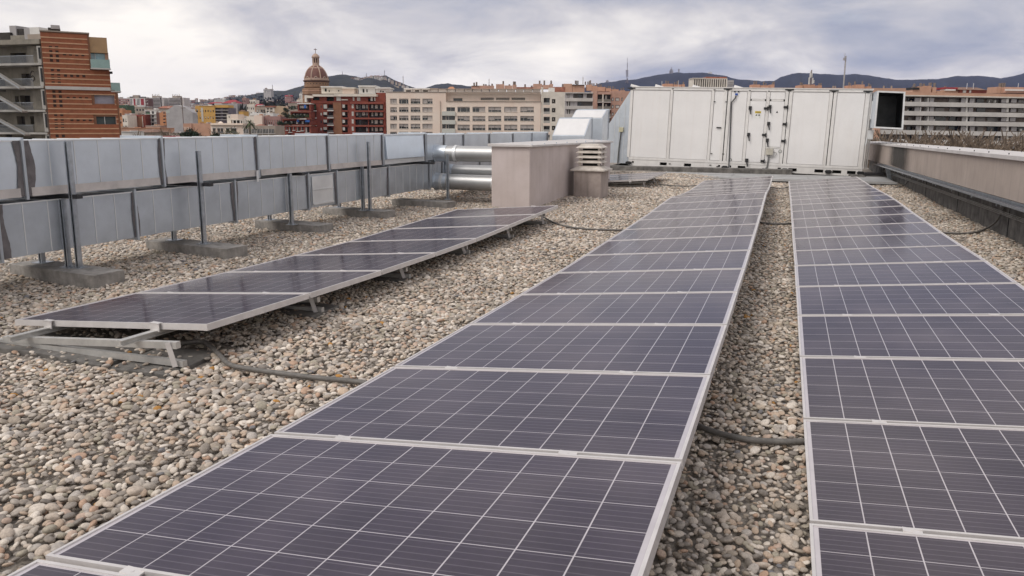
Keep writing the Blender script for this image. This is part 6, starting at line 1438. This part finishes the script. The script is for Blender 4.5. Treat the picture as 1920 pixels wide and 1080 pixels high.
# the distant houses nobody could count
M_dh = [surf('far_house_%s' % k, c, 0.9, 0, 0.1, 0.05) for k, c in enumerate([(0.60, 0.55, 0.48), (0.55, 0.45, 0.36), (0.66, 0.63, 0.60), (0.40, 0.25, 0.18), (0.32, 0.14, 0.10), (0.45, 0.42, 0.40), (0.14, 0.12, 0.11), (0.50, 0.34, 0.24)])]
m = MB(); hr = random.Random(21)
def far_box(px, py_base, D, w_, h_, mk):
    d = ray(px, py_base); t = D/Vector((d.x, d.y, 0)).dot(HF); p = d*t; a = hr.uniform(-.5, .5)+math.atan2(HR.y, HR.x)
    c, s_ = math.cos(a), math.sin(a); Mx = Matrix(((c, -s_, 0, p.x), (s_, c, 0, p.y), (0, 0, 1, p.z), (0, 0, 0, 1)))
    m.k = mk; m.box(-w_/2, w_/2, 0, w_*0.7, -h_*1.6, h_, Mx)
    if hr.random() < 0.6:
        m.k = 6; n2 = max(1, int(h_/3)); 
        for j in range(min(n2, 3)):
            m.box(-w_*0.38, w_*0.38, -0.1, 0.0, h_-1.2-j*3.1-1.2, h_-1.2-j*3.1, Mx)
    if hr.random() < 0.4: m.k = 4 if hr.random() < .6 else 3; m.box(-w_*0.53, w_*0.53, -0.3, w_*0.72, h_, h_+1.1, Mx)
def hill_top(px): return np.interp(px, [300, 345, 400, 450, 480, 515, 560, 600, 900], [200, 188, 186, 180, 177, 172, 175, 185, 190])
for k in range(3000):
    px = hr.uniform(216, 600); lim = hill_top(px)
    f2 = hr.random()**0.8; py = lim+2+(232-lim)*f2
    D = 2300*(1-f2)**1.3+620
    if px < 345 and py < 196: continue
    far_box(px, py, D, hr.uniform(5, 12), hr.uniform(4, 11)*(0.8 if D < 900 else 1), hr.choices(range(8), (6, 5, 6, 3, 2, 4, 2, 3))[0])
for k in range(110):
    px = hr.gauss(700, 22) if k % 3 else hr.uniform(725, 800); y0_ = np.interp(px, [640, 676, 701, 723, 760, 800], [150, 147.5, 144.5, 145, 162, 171])
    far_box(px, y0_+abs(hr.gauss(1.5, 2.5))+(9 if k % 3 == 0 else 0), 2280, hr.uniform(4, 9), hr.uniform(2, 5), hr.choice([0, 2, 5, 1]))
for k in range(900):
    px = hr.uniform(1000, 2000); py = hr.uniform(186, 232); far_box(px, py, 900+hr.random()*2000*(236-py)/60, hr.uniform(9, 16), hr.uniform(6, 12), hr.randrange(8))
tag(m.build('distant_houses', M_dh), kind='stuff')
m = MB(); r_ = np.random.default_rng(33)
for k in range(1100):
    px = r_.uniform(400, 620); f2 = r_.random(); lim = float(hill_top(px)); py = lim+(205-lim)*f2; D = 2250*(1-f2)**1.3+420; d = ray(px, py); t = D/Vector((d.x, d.y, 0)).dot(HF); p = d*t; s_ = r_.uniform(2.0, 5.0)
    a = Vector(r_.normal(size=3)).normalized()*s_; b = Vector(r_.normal(size=3)).normalized()*s_*0.7; m.quad(p-a, p+b, p+a, p-b)
tag(m.build('hillside_greenery', M_hillg), kind='stuff')
# ------------------------------------------------------------------ haze
mh = bpy.data.materials.new('haze_air'); mh.use_nodes = True; n = mh.node_tree.nodes; l = mh.node_tree.links; n.clear()
o_ = n.new('ShaderNodeOutputMaterial'); pv = n.new('ShaderNodeVolumePrincipled'); pv.inputs['Color'].default_value = (0.34, 0.45, 1.0, 1); pv.inputs['Density'].default_value = 0.000036; pv.inputs['Anisotropy'].default_value = 0.0
l.new(pv.outputs[0], o_.inputs['Volume'])
m = MB(); m.box(-6500, 6500, -300, 8000, STREET-30, 560)
tag(m.build('haze', mh), kind='stuff')
